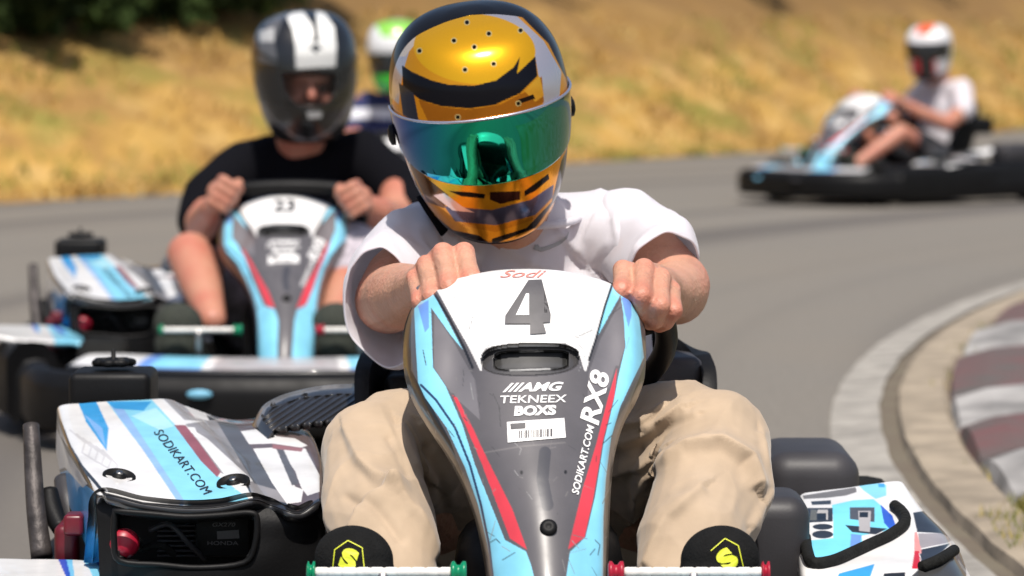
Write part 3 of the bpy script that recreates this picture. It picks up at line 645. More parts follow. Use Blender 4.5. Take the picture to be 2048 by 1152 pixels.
def HM(c, pitch, roll, yaw, s=1):
    """helmet placement: pitch tips the chin in, roll swings the chin sideways, yaw turns the face"""
    return Matrix.Translation(c) @ Matrix.Rotation(math.radians(roll), 4, 'Y') @ Matrix.Rotation(math.radians(yaw), 4, 'Z') @ Matrix.Rotation(math.radians(pitch), 4, 'X') @ Matrix.Scale(s, 4)
def autohand(c, t, side):
    """fist around a rim: c rim point, t rim direction pointing to the thumb side"""
    c = Vector(c); t = Vector(t).normalized(); f = Vector((0, -1, .1)).normalized(); u = t.cross(f)*(1 if side < 0 else -1)
    if u.z < 0: u = -u
    pr = []
    for k, (o, r) in enumerate(((.033, .0115), (.011, .012), (-.011, .0115), (-.031, .010))):
        b = c+t*o; m = b-f*.018+u*.030; p = b+f*.030+u*.018; d = b+f*.028-u*.016; e = b+f*.004-u*.026
        pr += [('c', m, r*1.08, p, r), ('c', p, r, d, r*.93), ('c', d, r*.93, e, r*.85)]
        pr.append(('c', m, r*1.1, b-f*.055+u*.01, r*1.1))
    w = c-f*.095
    pr += [('c', c-f*.02+u*.02, .03, w, .028), ('c', c+t*.02-f*.04, .018, c+t*.045-f*.01-u*.012, .013), ('c', c+t*.045-f*.01-u*.012, .013, c+t*.035+f*.02-u*.02, .011)]
    return pr, w
def person(label, loc, group='kart drivers', rz=0):
    return empty('person', loc, label, 'kart driver', group, rz)

def driver_one():
    D = person('nearest driver in gold mirrored helmet, white T-shirt and khaki trousers gripping the wheel', B1)
    # body: arms, hands, neck, head core, trunk and legs in one skin
    pr = []
    def chain(*q):
        for a, b in zip(q[:-1], q[1:]): pr.append(('c', a[0], a[1], b[0], b[1]))
    ls, rs = V(868, 500, .12), V(1232, 478, .12)
    chain((ls, .05), (V(800, 560, .06), .052), (V(777, 600, .0), .050), (V(800, 592, -.10), .048), (V(832, 580, -.20), .036), (V(850, 568, -.27), .030))
    chain((rs, .05), (V(1300, 520, .04), .053), (V(1352, 572, -.02), .050), (V(1352, 585, -.07), .047), (V(1335, 588, -.16), .038), (V(1318, 578, -.25), .031))
    # photo-left hand
    lh = [((928, 506, -.405), (943, 560, -.475), (943, 590, -.46), (935, 596, -.43), .0148), ((886, 507, -.405), (899, 574, -.48), (900, 606, -.46), (893, 610, -.43), .0150),
          ((853, 530, -.40), (864, 594, -.475), (866, 622, -.455), (862, 625, -.43), .0138), ((830, 556, -.39), (840, 604, -.46), (844, 628, -.44), (842, 630, -.42), .0122)]
    for m_, p_, d_, t_, r in lh:
        m_, p_, d_, t_ = V(*m_), V(*p_), V(*d_), V(*t_)
        h1 = (m_+p_)/2; h2 = (p_+d_)/2
        pr.extend([('c', m_, r*1.04, h1, r*.90), ('c', h1, r*.90, p_, r*.99), ('c', p_, r*.99, h2, r*.86), ('c', h2, r*.86, d_, r*.92), ('c', d_, r*.90, t_, r*.80), ('c', m_, r*1.02, V(848, 560, -.30), .022), ('e', m_, (r*1.05, r*1.1, r*1.05), None)])
    pr.extend([('c', V(905, 560, -.36), .017, V(935, 600, -.37), .014), ('c', V(935, 600, -.37), .014, V(925, 620, -.42), .012), ('c', V(850, 565, -.28), .029, V(885, 545, -.37), .027)])
    rh = [((1246, 540, -.40), (1243, 582, -.475), (1248, 612, -.465), (1262, 618, -.44), .0138), ((1288, 538, -.41), (1284, 592, -.485), (1286, 625, -.47), (1296, 634, -.44), .0145),
          ((1322, 556, -.41), (1320, 612, -.485), (1310, 640, -.47), (1300, 645, -.445), .0138), ((1344, 580, -.40), (1349, 622, -.465), (1332, 645, -.455), (1318, 652, -.44), .0120)]
    for m_, p_, d_, t_, r in rh:
        m_, p_, d_, t_ = V(*m_), V(*p_), V(*d_), V(*t_)
        h1 = (m_+p_)/2; h2 = (p_+d_)/2
        pr.extend([('c', m_, r*1.04, h1, r*.90), ('c', h1, r*.90, p_, r*.99), ('c', p_, r*.99, h2, r*.86), ('c', h2, r*.86, d_, r*.92), ('c', d_, r*.90, t_, r*.80), ('c', m_, r*1.02, V(1318, 572, -.29), .022), ('e', m_, (r*1.05, r*1.1, r*1.05), None)])
    pr.extend([('c', V(1275, 590, -.36), .017, V(1262, 630, -.38), .014), ('c', V(1262, 630, -.38), .014, V(1268, 645, -.42), .012), ('c', V(1322, 575, -.28), .030, V(1300, 565, -.37), .028)])
    chain((Vector((0, .17, .62)), .06), (Vector((-.03, .07, .70)), .052), (Vector((-.05, .0, .80)), .065))
    pr.append(('e', Vector((0, .15, .55)), (.14, .10, .12), None)); pr.append(('e', Vector((0, .14, .35)), (.13, .10, .2), None))
    pr.extend([('c', (0, .15, .2), .11, (0, .15, .6), .10), ('c', ls, .05, (0, .17, .62), .07), ('c', rs, .05, (0, .17, .62), .07)])
    for s, kx, ax in ((-1, V(735, 905, -.40), V(770, 1160, -.66)), (1, V(1440, 885, -.40), V(1380, 1165, -.66))):
        pr.extend([('c', (s*.09, .12, .2), .07, kx, .048), ('c', kx, .048, ax, .035)])
    body = vox('body', pr, .0027, SKIN, D, it=2, fac=.5)
    co = np.array([tuple(v.co) for v in body.data.vertices]); w = np.zeros(len(co))
    for h in lh+rh:
        for k, (rad, am) in enumerate(((.013, .9), (.014, 1.), (.012, .8), (.012, .9))): w = np.maximum(w, am*np.exp(-(np.linalg.norm(co-L(*h[k]), axis=1)/rad)**2*.7))
    for e_ in (V(775, 600, .0), V(1385, 590, -.03)): w = np.maximum(w, .7*np.exp(-(np.linalg.norm(co-np.array(e_), axis=1)/.05)**2))
    w = np.clip(w+wob(co, (30, 30, 30), .35, 4), 0, 1)[:, None]
    setcol(body.data, np.array([(.57, .30, .20)])*(1-w)+np.array([(.60, .185, .125)])*w)
    # T-shirt -----------------------------------------------------------------
    folds = [([(1120, 470), (1165, 520), (1205, 575)], .005, 9), ([(880, 470), (960, 520), (1000, 560)], .004, 12), ([(1190, 430), (1160, 500)], .004, 8), ([(1010, 500), (1090, 540)], .003, 10), ([(1228, 440), (1240, 500)], .004, 8)]
    def sd(px, py, co, no):
        d = wob(co, (9, 9, 5), .008, 3)+wob(co, (24, 20, 14), .0035, 9)+.0045*np.clip(np.array([1-abs(noise.noise(Vector((c[0]*11-c[2]*8, c[1]*8, c[2]*5+c[0]*9))))*2.4 for c in co]), 0, 1)**2.5
        for ln, a, w in folds: d += fold(px, py, ln, a*1.6, w)
        return d
    sp = [('e', (0, .15, .30), (.165, .125, .20), None), ('e', (0, .15, .50), (.175, .125, .20), None), ('c', V(905, 490, .13), .068, V(1195, 470, .13), .068), ('c', (-.01, .14, .60), .10, (-.012, .10, .695), .068),
          ('c', V(1200, 470, .12), .062, V(1255, 480, .09), .060), ('c', V(895, 500, .12), .062, V(850, 520, .09), .058)]
    shirt = vox('t_shirt', sp, .005, TEE, D, it=8, dispf=sd)
    tube('collar', [(.078*math.cos(a)-.012, .085+.06*math.sin(a), .708+.012*math.sin(a)) for a in np.linspace(0, 2*math.pi, 24, endpoint=False)], .006, TEE, shirt, 8, closed=True, smooth_path=1)
    c1 = V(776, 606, -.045)
    loft('sleeve', [ring(V(905, 492, .13), (-1, -.15, -.1), .045, .055), ring(V(865, 500, .12), (-1, -.3, -.2), .072, .07), ring(V(822, 535, .08), (-.8, -.6, -.5), .080, .078), ring(V(794, 572, .02), (-.5, -.9, -.4), .076, .084), ring(c1, (-.3, -1, -.15), .062, .088, 8), ring(c1+Vector((-.004, -.02, -.004)), (-.3, -1, -.1), .057, .084, 8)], TEE, shirt, wr=.009, seed=4)
    c2 = V(1318, 525, -.02)
    loft('sleeve', [ring(V(1195, 470, .13), (1, -.15, 0), .045, .055), ring(V(1235, 472, .12), (1, -.3, -.2), .068, .068), ring(V(1275, 490, .09), (.8, -.5, -.6), .070, .070), ring(V(1305, 512, .03), (.7, -.6, -.7), .064, .070), ring(c2, (.5, -.75, -.6), .060, .062), ring(c2+Vector((.004, -.015, -.008)), (.45, -.8, -.55), .056, .060)], TEE, shirt, wr=.008, seed=8)
    Ts = bvh(shirt)
    sw = [(1066, 499), (1069, 490), (1076, 489), (1079, 494), (1092, 492), (1110, 485), (1130, 473), (1136, 462), (1133, 476), (1118, 489), (1098, 498), (1080, 503)]
    polydecal('chest_emblem', [sw], Ts, mat('grey_print', (.32, .32, .33), .6), shirt, lift=.002)
    # trousers -----------------------------------------------------------------
    kl, kr = V(738, 905, -.40), V(1435, 888, -.40)
    folds = [([(690, 860), (720, 930), (775, 985)], .007, 12), ([(780, 985), (735, 1010), (715, 1060)], .010, 14), ([(780, 985), (830, 1030), (870, 1110)], .007, 14), ([(800, 860), (830, 930), (860, 960)], .008, 13), ([(840, 850), (900, 905), (940, 950)], .007, 10), ([(660, 900), (650, 1000), (670, 1060)], .005, 12),
             ([(1270, 1020), (1300, 950), (1370, 905), (1440, 893), (1490, 925), (1505, 970)], .012, 13), ([(1300, 1130), (1340, 1040), (1400, 985)], .007, 16), ([(1230, 900), (1300, 870), (1370, 825)], .007, 12), ([(1225, 950), (1290, 930), (1330, 900)], .007, 10), ([(1300, 860), (1390, 830)], .004, 10), ([(1520, 870), (1530, 980), (1500, 1050)], .005, 10), ([(1230, 860), (1290, 850), (1330, 820)], .005, 8)]
    vall = [([(700, 1000), (760, 1030), (800, 1080)], .006, 14), ([(1280, 900), (1260, 960), (1270, 1010)], .007, 14), ([(850, 900), (880, 960), (890, 1010)], .008, 14), ([(780, 880), (810, 950)], .005, 12)]
    def td(px, py, co, no):
        fr = np.clip(-no[:, 1]*1.4+.3, 0, 1)
        d = wob(co, (8, 8, 5), .005, 5)+wob(co, (26, 26, 12), .0016, 2)
        rd = np.array([1-abs(noise.noise(Vector((c[0]*9+c[2]*6, c[1]*6, c[2]*7-c[0]*5))))*2.2 for c in co]); d += .004*np.clip(rd, 0, 1)**2.5
        rd = np.array([1-abs(noise.noise(Vector((c[0]*17-c[2]*9+5, c[1]*12, c[2]*12+c[0]*6))))*2.2 for c in co]); d += .0015*np.clip(rd, 0, 1)**2
        for ln, a, w in folds: d += fold(px, py, ln, a*1.7*fr, w)
        for ln, a, w in vall: d -= a*fr*np.exp(-(pld(px, py, ln)/w*1.3)**2)
        return d
    tp = [('c', (-.10, .12, .2), .115, (-.11, .0, .22), .11), ('c', (-.11, .06, .26), .105, V(885, 905, -.16), .088), ('c', V(885, 905, -.16), .088, V(800, 900, -.34), .083), ('c', V(800, 900, -.34), .08, kl, .066), ('c', kl, .066, V(750, 1000, -.50), .070), ('c', V(750, 1000, -.50), .070, V(775, 1090, -.60), .064), ('c', V(775, 1090, -.6), .064, V(790, 1175, -.66), .052),
          ('c', (.10, .12, .2), .115, (.11, .0, .22), .11), ('c', (.11, .06, .26), .105, V(1255, 900, -.16), .092), ('c', V(1255, 900, -.16), .092, V(1350, 885, -.34), .086), ('c', V(1360, 880, -.34), .082, kr, .070), ('c', kr, .072, V(1420, 985, -.48), .076), ('c', V(1420, 985, -.48), .076, V(1385, 1085, -.6), .068), ('c', V(1385, 1085, -.6), .068, V(1365, 1175, -.66), .055),
          ('c', (-.08, .14, .17), .12, (.08, .14, .17), .12)]
    vox('trousers', tp, .0033, KHAKI, D, it=5, dispf=td)
    # shoes -----------------------------------------------------------------
    for nm, cx, lean in (('l', 708, 1), ('r', 1440, -1)):
        c = V(cx, 1118, -.80)
        sh = vox('shoe', [('e', c, (.050, .045, .042), Euler((.2, lean*.15, 0)).to_matrix()), ('c', c+Vector((lean*.004, .02, -.02)), .046, c+Vector((lean*.02, .07, -.10)), .036), ('e', c+Vector((lean*.006, -.005, -.03)), (.049, .05, .05), None)], .003, SUEDE, D, it=6)
        T = bvh(sh); lo, hi = (cx-8, 1118)
        decal('shoe_logo', 'S', (cx-10 if lean > 0 else cx+14, 1119), 34, 44, -18 if lean > 0 else 42, T, LIME, sh, .07, 0)
        q = [(cx-42, 1140), (cx-38, 1100), (cx-12, 1082), (cx+16, 1096), (cx+20, 1135)] if lean > 0 else [(cx-18, 1102), (cx+10, 1078), (cx+36, 1092), (cx+46, 1135)]
        pp = []
        for a, b in zip(q[:-1], q[1:]):
            dx, dy = b[0]-a[0], b[1]-a[1]; l = math.hypot(dx, dy); nx, ny = -dy/l*.9, dx/l*.9
            for k in range(3):
                u, w = k/3, (k+1)/3; pp.append([(a[0]+dx*u+nx, a[1]+dy*u+ny), (a[0]+dx*w+nx, a[1]+dy*w+ny), (a[0]+dx*w-nx, a[1]+dy*w-ny), (a[0]+dx*u-nx, a[1]+dy*u-ny)])
        polydecal('logo_outline', pp, T, LIME, sh)
    # helmet -----------------------------------------------------------------
    M = HM(V(960, 203, -.02), 24, -9, 6, .935)
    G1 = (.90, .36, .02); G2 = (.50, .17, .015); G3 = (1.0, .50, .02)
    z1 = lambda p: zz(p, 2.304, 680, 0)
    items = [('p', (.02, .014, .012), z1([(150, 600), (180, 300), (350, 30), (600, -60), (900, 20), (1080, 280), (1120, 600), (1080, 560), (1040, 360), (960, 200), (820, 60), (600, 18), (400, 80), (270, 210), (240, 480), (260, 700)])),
             ('p', (.60, .56, .60), z1([(200, 420), (290, 200), (400, 80), (600, 20), (800, 60), (940, 190), (1020, 330), (1010, 470), (940, 500), (900, 260), (800, 120), (600, 60), (420, 110), (320, 230), (290, 330), (270, 480)])),  # grey ring and the peach arc next: sky reflection painted into the chrome colour
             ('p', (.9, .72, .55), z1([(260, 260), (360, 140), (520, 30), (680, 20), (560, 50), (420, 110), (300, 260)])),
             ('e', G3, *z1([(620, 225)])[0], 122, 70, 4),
             ('p', (.015, .015, .02), z1([(285, 300), (330, 330), (420, 370), (500, 390), (620, 395), (720, 370), (800, 310), (830, 260), (815, 340), (900, 260), (910, 350), (830, 430), (720, 480), (600, 500), (470, 490), (370, 460), (290, 400)])),  # black band: mirrored dark surroundings, painted on as colour
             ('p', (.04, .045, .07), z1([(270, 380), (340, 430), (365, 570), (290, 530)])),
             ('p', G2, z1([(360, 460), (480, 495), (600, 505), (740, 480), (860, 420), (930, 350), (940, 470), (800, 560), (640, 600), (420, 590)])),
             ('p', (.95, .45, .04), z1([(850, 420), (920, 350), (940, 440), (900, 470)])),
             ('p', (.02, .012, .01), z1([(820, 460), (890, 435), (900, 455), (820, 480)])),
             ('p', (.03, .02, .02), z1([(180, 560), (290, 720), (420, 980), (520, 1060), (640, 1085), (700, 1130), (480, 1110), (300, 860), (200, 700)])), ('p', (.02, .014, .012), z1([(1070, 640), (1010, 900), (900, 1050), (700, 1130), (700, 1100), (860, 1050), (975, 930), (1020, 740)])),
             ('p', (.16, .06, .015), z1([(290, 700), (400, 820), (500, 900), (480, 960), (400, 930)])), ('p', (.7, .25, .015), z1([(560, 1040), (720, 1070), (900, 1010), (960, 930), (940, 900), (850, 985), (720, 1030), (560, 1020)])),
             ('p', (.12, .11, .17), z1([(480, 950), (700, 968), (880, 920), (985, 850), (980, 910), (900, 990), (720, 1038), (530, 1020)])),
             ('p', (.85, .62, .55), z1([(430, 900), (480, 890), (560, 950), (620, 980), (520, 970)])),  # pinkish reflection on the chin, painted in
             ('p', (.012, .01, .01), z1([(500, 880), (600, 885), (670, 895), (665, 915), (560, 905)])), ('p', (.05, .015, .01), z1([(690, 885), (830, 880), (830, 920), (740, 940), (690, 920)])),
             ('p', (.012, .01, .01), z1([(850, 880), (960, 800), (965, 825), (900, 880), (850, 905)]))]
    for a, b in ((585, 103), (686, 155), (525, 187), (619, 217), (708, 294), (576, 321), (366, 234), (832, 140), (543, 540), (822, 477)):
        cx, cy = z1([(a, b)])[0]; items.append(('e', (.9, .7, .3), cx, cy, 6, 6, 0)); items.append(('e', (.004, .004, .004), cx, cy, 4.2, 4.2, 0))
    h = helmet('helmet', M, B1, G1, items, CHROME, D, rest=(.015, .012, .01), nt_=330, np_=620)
    def vc(px, py):
        u = np.clip((px-790)/340, 0, 1); c = np.stack([np.interp(u, [0, .25, .5, .75, 1], [.06, .02, .01, .02, .10]), np.interp(u, [0, .2, .45, .7, 1], [.10, .30, .62, .5, .30]), np.interp(u, [0, .2, .45, .7, 1], [.62, .50, .34, .33, .36])], -1)*.78
        return c
    v = visor('visor', M, B1, .395, .585, 1.62, IRID, h, vc, off=.0015)
    Mn = np.array(M)
    for s in (-1, 1):
        p = Vector(helmpt(np.array([.53]), np.array([s*1.60]), .004)[0]); p = M@p
        ax = M.to_3x3()@Vector((s, 0, 0)); lathe('visor_pivot', p, ax, [(0, .016), (.006, .015), (.009, .008)], BLACKP, h, 20)
    # thin steel visor edge
    ww = np.linspace(-1, 1, 60)
    e = helmpt(.393+.05*np.abs(ww)**2.2, ww*1.62, .003)@Mn[:3, :3].T+Mn[:3, 3]
    tube('visor_rim', e, .0022, mat('visor_rim_grey', (.5, .5, .6), .2, .8), v, 8, smooth_path=1)
    # strap hanging on the photo-left side below the helmet
    tube('helmet_strap', [V(848, 395, .06), V(870, 430, .02), V(890, 462, .03)], .012, TEEB, h, flat=.4)
    return D

def driver_two():
    Lq = lambda x, y, d: V(x, y, d, B2)
    D = person('driver in black T-shirt and black helmet with white stripes, face showing behind the visor', B2)
    pr = []
    def chain(*q):
        for a, b in zip(q[:-1], q[1:]): pr.append(('c', a[0], a[1], b[0], b[1]))
    lh, lw = autohand(Lq(450, 392, -.46), (.5, .0, .85), -1); rh, rw = autohand(Lq(706, 402, -.46), (-.5, 0, .85), 1)
    pr += lh+rh
    chain((Lq(470, 340, .12), .055), (Lq(412, 400, .0), .05), (Lq(404, 448, -.12), .045), (Lq(428, 415, -.3), .035), (lw, .029))
    chain((Lq(735, 320, .12), .055), (Lq(800, 380, .02), .052), (Lq(790, 440, -.12), .05), (Lq(752, 425, -.3), .040), (rw, .031))
    chain(((.03, .17, .6), .08), (Lq(598, 262, .06), .062), (Lq(604, 215, .03), .062))
    pr.append(('e', Lq(612, 160, .0), (.078, .10, .11), None))
    # face: brow, nose, cheeks, lips
    pr += [('e', Lq(620, 158, -.10), (.052, .02, .012), None), ('c', Lq(622, 165, -.11), .008, Lq(624, 194, -.13), .013), ('e', Lq(594, 198, -.090), (.022, .02, .018), None), ('e', Lq(652, 198, -.090), (.022, .02, .018), None), ('e', Lq(622, 222, -.075), (.024, .018, .010), None)]
    pr += [('c', (0, .15, .2), .12, (.02, .16, .58), .11), ('c', (-.13, .15, .6), .06, (.17, .15, .6), .06)]
    kl, kr = Lq(380, 510, -.42), Lq(700, 520, -.40)
    al, ar = Lq(425, 640, -.72), Lq(668, 640, -.72)
    pr += [('c', (-.09, .12, .2), .08, kl, .058), ('c', kl, .058, kl*.5+al*.5+Vector((0, .01, 0)), .052), ('c', kl*.5+al*.5+Vector((0, .01, 0)), .052, al, .034), ('c', (.09, .12, .2), .08, kr, .058), ('c', kr, .058, ar, .036)]
    vox('body', pr, .0045, SKIN2, D, it=4)
    hd = Lq(604, 205, .04)
    for x in (599, 645): # eyes
        lathe('eye', Lq(x, 178, -.088), (0, -1, 0), [(-.01, .006), (0, .0085), (.004, .004)], EYE, D, 12)
    sd = lambda px, py, co, no: wob(co, (9, 9, 6), .012, 1)
    sl = [('e', (0.02, .15, .3), (.185, .15, .2), None), ('e', (.02, .15, .48), (.19, .14, .18), None), ('c', Lq(490, 335, .13), .075, Lq(720, 315, .13), .075), ('c', (.03, .15, .56), .12, Lq(598, 292, .1), .065),
          ('c', Lq(480, 340, .12), .072, Lq(414, 395, .02), .070), ('c', Lq(414, 395, .02), .070, Lq(398, 440, -.07), .060),
          ('c', Lq(730, 322, .12), .072, Lq(805, 380, .03), .075), ('c', Lq(805, 380, .03), .072, Lq(815, 425, -.05), .066)]
    vox('t_shirt', sl, .006, TEEB, D, it=6, dispf=sd, B=B2)
    vox('shorts', [('c', (-.09, .12, .2), .10, kl*.75+Vector((-.09, .12, .2))*.25, .074), ('c', (.09, .12, .2), .11, kr+Vector((.01, 0, .005)), .088), ('c', kr, .08, kr*.7+ar*.3, .07), ('c', (-.08, .14, .17), .11, (.08, .14, .17), .11)], .006, SHORTS, D, it=4, dispf=lambda px, py, co, no: wob(co, (15, 15, 10), .012, 2), B=B2)
    for x, s in ((356, 1), (672, -1)):
        c = Lq(x, 650, -.80)
        vox('shoe', [('e', c, (.060, .05, .055), None), ('c', c, .05, c+Vector((s*.025, .08, -.09)), .042), ('e', c+Vector((0, 0, -.05)), (.058, .05, .06), None)], .005, TRAIN, D, it=4)
    M = HM(Lq(609, 134, 0), 7, -4, 6, 1.0)
    z6 = lambda p: zz(p, 2.4, 340, 0)
    GB = (.010, .010, .011); W = (.70, .70, .68)
    items = [('p', (.09, .09, .095), z6([(430, 200), (470, 100), (560, 40), (640, 20), (540, 90), (500, 200), (520, 310), (420, 300)])),
             ('p', W, z6([(590, 60), (640, 55), (690, 130), (690, 190), (600, 220), (590, 150), (560, 80)])), ('p', W, z6([(700, 50), (740, 60), (790, 130), (800, 230), (710, 200), (700, 120)])),
             ('p', W, z6([(600, 200), (700, 195), (800, 210), (795, 320), (605, 330)])), ('p', (.4, .4, .4), z6([(430, 150), (500, 130), (500, 200), (430, 200)])),
             ('p', (.06, .06, .06), z6([(660, 240), (700, 205), (740, 240), (720, 235), (700, 260), (680, 235)])), ('p', GB, z6([(680, 60), (700, 60), (715, 200), (690, 200)])),
             ('l', (.12, .12, .13), 3, z6([(420, 470), (500, 580), (600, 660), (680, 680), (780, 620), (860, 500)])),
             ('p', (.003, .003, .003), z6([(540, 480), (800, 470), (760, 600), (690, 620), (600, 590)])), ('p', (.30, .30, .30), z6([(655, 535), (730, 535), (725, 565), (665, 570)])),
             ('l', GB, 3, z6([(520, 300), (420, 250)]))]
    h = helmet('helmet', M, B2, GB, items, HELM, D, rest=GB, hole=z6([(530, 350), (680, 338), (800, 350), (795, 440), (755, 500), (690, 515), (600, 505), (545, 440)]))
    visor('visor', M, B2, .37, .63, 1.5, TINT, h, None, off=.006)
    return D

def driver_generic(D, B, shirtmat, hitems, hbase, legmat, sleeve=True, face=True, rest=None, band=None, shc=None, hz=.60):
    pr = []
    lh, lw = autohand((-.145, -.43, hz), (.5, 0, .85), -1); rh, rw = autohand((.145, -.43, hz), (-.5, 0, .85), 1)
    pr += lh+rh
    for s, w in ((-1, lw), (1, rw)):
        q = [((s*.17, .13, .66), .055), ((s*.25, .06, .53), .05), ((s*.27, -.08, .46), .045), ((s*.20, -.24, .53), .038), (w, .029)]
        for a, b in zip(q[:-1], q[1:]): pr.append(('c', a[0], a[1], b[0], b[1]))
        pr += [('c', (s*.09, .12, .2), .08, (s*.22, -.40, .41), .055), ('c', (s*.22, -.40, .41), .055, (s*.18, -.72, .22), .035)]
    pr += [('c', (0, .16, .6), .08, (0, .05, .80), .06), ('e', (0, .02, .88), (.075, .095, .10), None), ('c', (0, .15, .2), .12, (0, .16, .58), .12)]
    vox('body', pr, .007, SKIN2, D, it=3)
    sp = [('e', (0, .15, .3), (.17, .14, .2), None), ('e', (0, .15, .5), (.18, .13, .18), None), ('c', (-.14, .14, .645), .07, (.14, .14, .645), .07), ('c', (0, .14, .62), .10, (0, .10, .70), .065)]
    for s in (-1, 1): sp += [('c', (s*.15, .14, .655), .072, (s*.25, .07, .54), .072)]
    t = vox('t_shirt', sp, .009, shirtmat, D, it=4, dispf=lambda px, py, co, no: wob(co, (9, 9, 6), .012, 1), B=B)
    if shc:
        co = np.array([tuple(v.co) for v in t.data.vertices]); c = np.empty(co.shape); c[:] = shc[0]; c[(co[:, 2] > .60) & (co[:, 2] < .645)] = shc[1]; setcol(t.data, c)
    vox('shorts', [('c', (s*.09, .12, .2), .10, (s*.19, -.24, .36), .075) for s in (-1, 1)]+[('c', (-.08, .14, .17), .11, (.08, .14, .17), .11)], .009, legmat, D, it=4)
    for s in (-1, 1): vox('shoe', [('c', (s*.18, -.78, .28), .048, (s*.18, -.72, .14), .042)], .009, TRAIN, D, it=3)
    return D

# ------------------------------------------------------------------ build them
K1 = build_kart()
def copy_tree(o, parent=None, skip=()):
    c = o.copy(); COL.objects.link(c)
    if parent: c.parent = parent; c.matrix_parent_inverse = Matrix.Identity(4)
    for ch in [x for x in bpy.data.objects if x.parent == o]:
        if not any(ch.name.startswith(s) for s in skip): copy_tree(ch, c, skip)
    return c
def child(o, nm): return next(x for x in bpy.data.objects if x.parent == o and x.name.startswith(nm))
def pose_front(K, ang, dz):
    """tilt panel and wheel of a kart about the panel foot"""
    piv = Matrix.Translation((0, -.88, .30)); R = piv @ Matrix.Rotation(math.radians(ang), 4, 'X') @ piv.inverted()
    child(K, 'front_fairing').matrix_basis = R
    child(K, 'steering_wheel').matrix_basis = Matrix.Translation((0, 0, dz))
K2 = copy_tree(K1, skip=('number_decal', 'maker_script')); K2.location = B2+np.array([.025, 0, 0]); K2['label'] = 'blurred kart numbered 23 just behind the nearest kart, carrying the driver in black'
pose_front(K2, -12, -.03)
for ch in [x for x in bpy.data.objects if x.parent == K2]:
    nm = ch.name.split('.')[0]
    if nm in ('engine_bay_frame', 'engine_bay_rim', 'engine', 'recoil_knob', 'knob_collar', 'engine_plate', 'engine_cable', 'red_engine_cover', 'red_bracket', 'fuel_tank', 'exhaust_guard', 'side_bar', 'louvred_cover') or (nm == 'side_pod' and ch.data == child(K1, 'side_pod').data and ch.data.vertices[0].co.x < 0): ch.matrix_basis = Matrix.Translation((.042, 0, -.028))
    if nm == 'pedal_roller': ch.matrix_basis = Matrix.Translation((0, 0, -.036))
T = bvh(child(K1, 'front_fairing'))
decal('number_decal', '23', (1058, 600), 82, 62, 0, T, BLACKD, child(K2, 'front_fairing'), .03)
B3 = np.array([-.50, 17., 0.]); K3 = copy_tree(K1, skip=('number_decal', 'maker_script', 'engine_cable', 'cooling_fin')); K3.location = B3; K3['label'] = 'kart almost hidden between the gold helmet and the driver in black, under the navy-shirted driver'
pose_front(K3, -18, -.09)
B4 = np.array([2.46, 22.4, 0.]); K4 = copy_tree(K1, skip=('number_decal', 'maker_script', 'engine_cable', 'cooling_fin')); K4.location = B4; K4.rotation_euler = (0, 0, math.radians(-54)); K4['label'] = 'farthest kart seen from the side, turning across the track in front of the grass bank'
pose_front(K4, -5, -.03); child(K4, 'front_fairing').matrix_basis = child(K4, 'front_fairing').matrix_basis @ Matrix.Diagonal((1.42, 1, 1, 1))
driver_one(); driver_two()
D3 = person('driver in navy shirt and green and white helmet, mostly hidden behind the gold helmet', B3)
driver_generic(D3, B3, NAVY, None, None, SHORTS, hz=.50, shc=((.02, .025, .09), (.7, .7, .75)))
M = HM(Vector((-.02, .02, .905)), 5, 0, 0, .98)
h = helmet('helmet', M, B3, (.7, .7, .7), [('p', (.22, .52, .06), [(745, 40), (840, 40), (840, 72), (765, 74)]), ('p', (.01, .01, .01), [(700, 108), (900, 104), (900, 150), (700, 150)]), ('p', (.04, .55, .03), [(700, 150), (900, 150), (900, 260), (700, 260)])], HELM, D3, rest=(.1, .4, .05), nt_=120, np_=160)
visor('visor', M, B3, .40, .60, 1.4, TINT, h, None)
D4 = person('driver in white T-shirt and white helmet with red crown patch, steering the farthest kart', B4, rz=math.radians(-54))
driver_generic(D4, B4, TEE, None, None, mat('dark_shorts', (.02, .02, .025), .9))
M = HM(Vector((-.0, .02, .90)), 8, 0, 34, .98)
P = helmpt(np.linspace(0, 1, 2)[:, None]+np.zeros((1, 2)), np.zeros((2, 2)))
h = helmet('helmet', M, B4, (.72, .71, .72), [], HELM, D4, nt_=160, np_=200)
# paint helmet 4 in its own frame
co = np.array([tuple(v.co) for v in h.data.vertices]); Mi = np.array(M.inverted()); lo = co@Mi[:3, :3].T+Mi[:3, 3]
c = np.empty(co.shape); c[:] = (.72, .71, .72)
fr = lo[:, 1] < -.02
c[(lo[:, 2] > .10) & (np.abs(lo[:, 0]) < .05)] = (.75, .10, .03)
c[fr & (lo[:, 2] < .05) & (lo[:, 2] > -.05)] = (.01, .01, .012)
c[fr & (lo[:, 2] <= -.05) & (np.abs(lo[:, 0]) < .075)] = (.5, .01, .02); c[fr & (lo[:, 2] <= -.05) & (lo[:, 0] > -.02) & (np.abs(lo[:, 0]) < .06)] = (.012, .012, .012); c[lo[:, 2] < -.14] = (.02, .02, .02)
h.data.color_attributes.remove(h.data.color_attributes['Col']); setcol(h.data, c)
visor('visor', M, B4, .42, .62, 1.35, TINT, h, None)

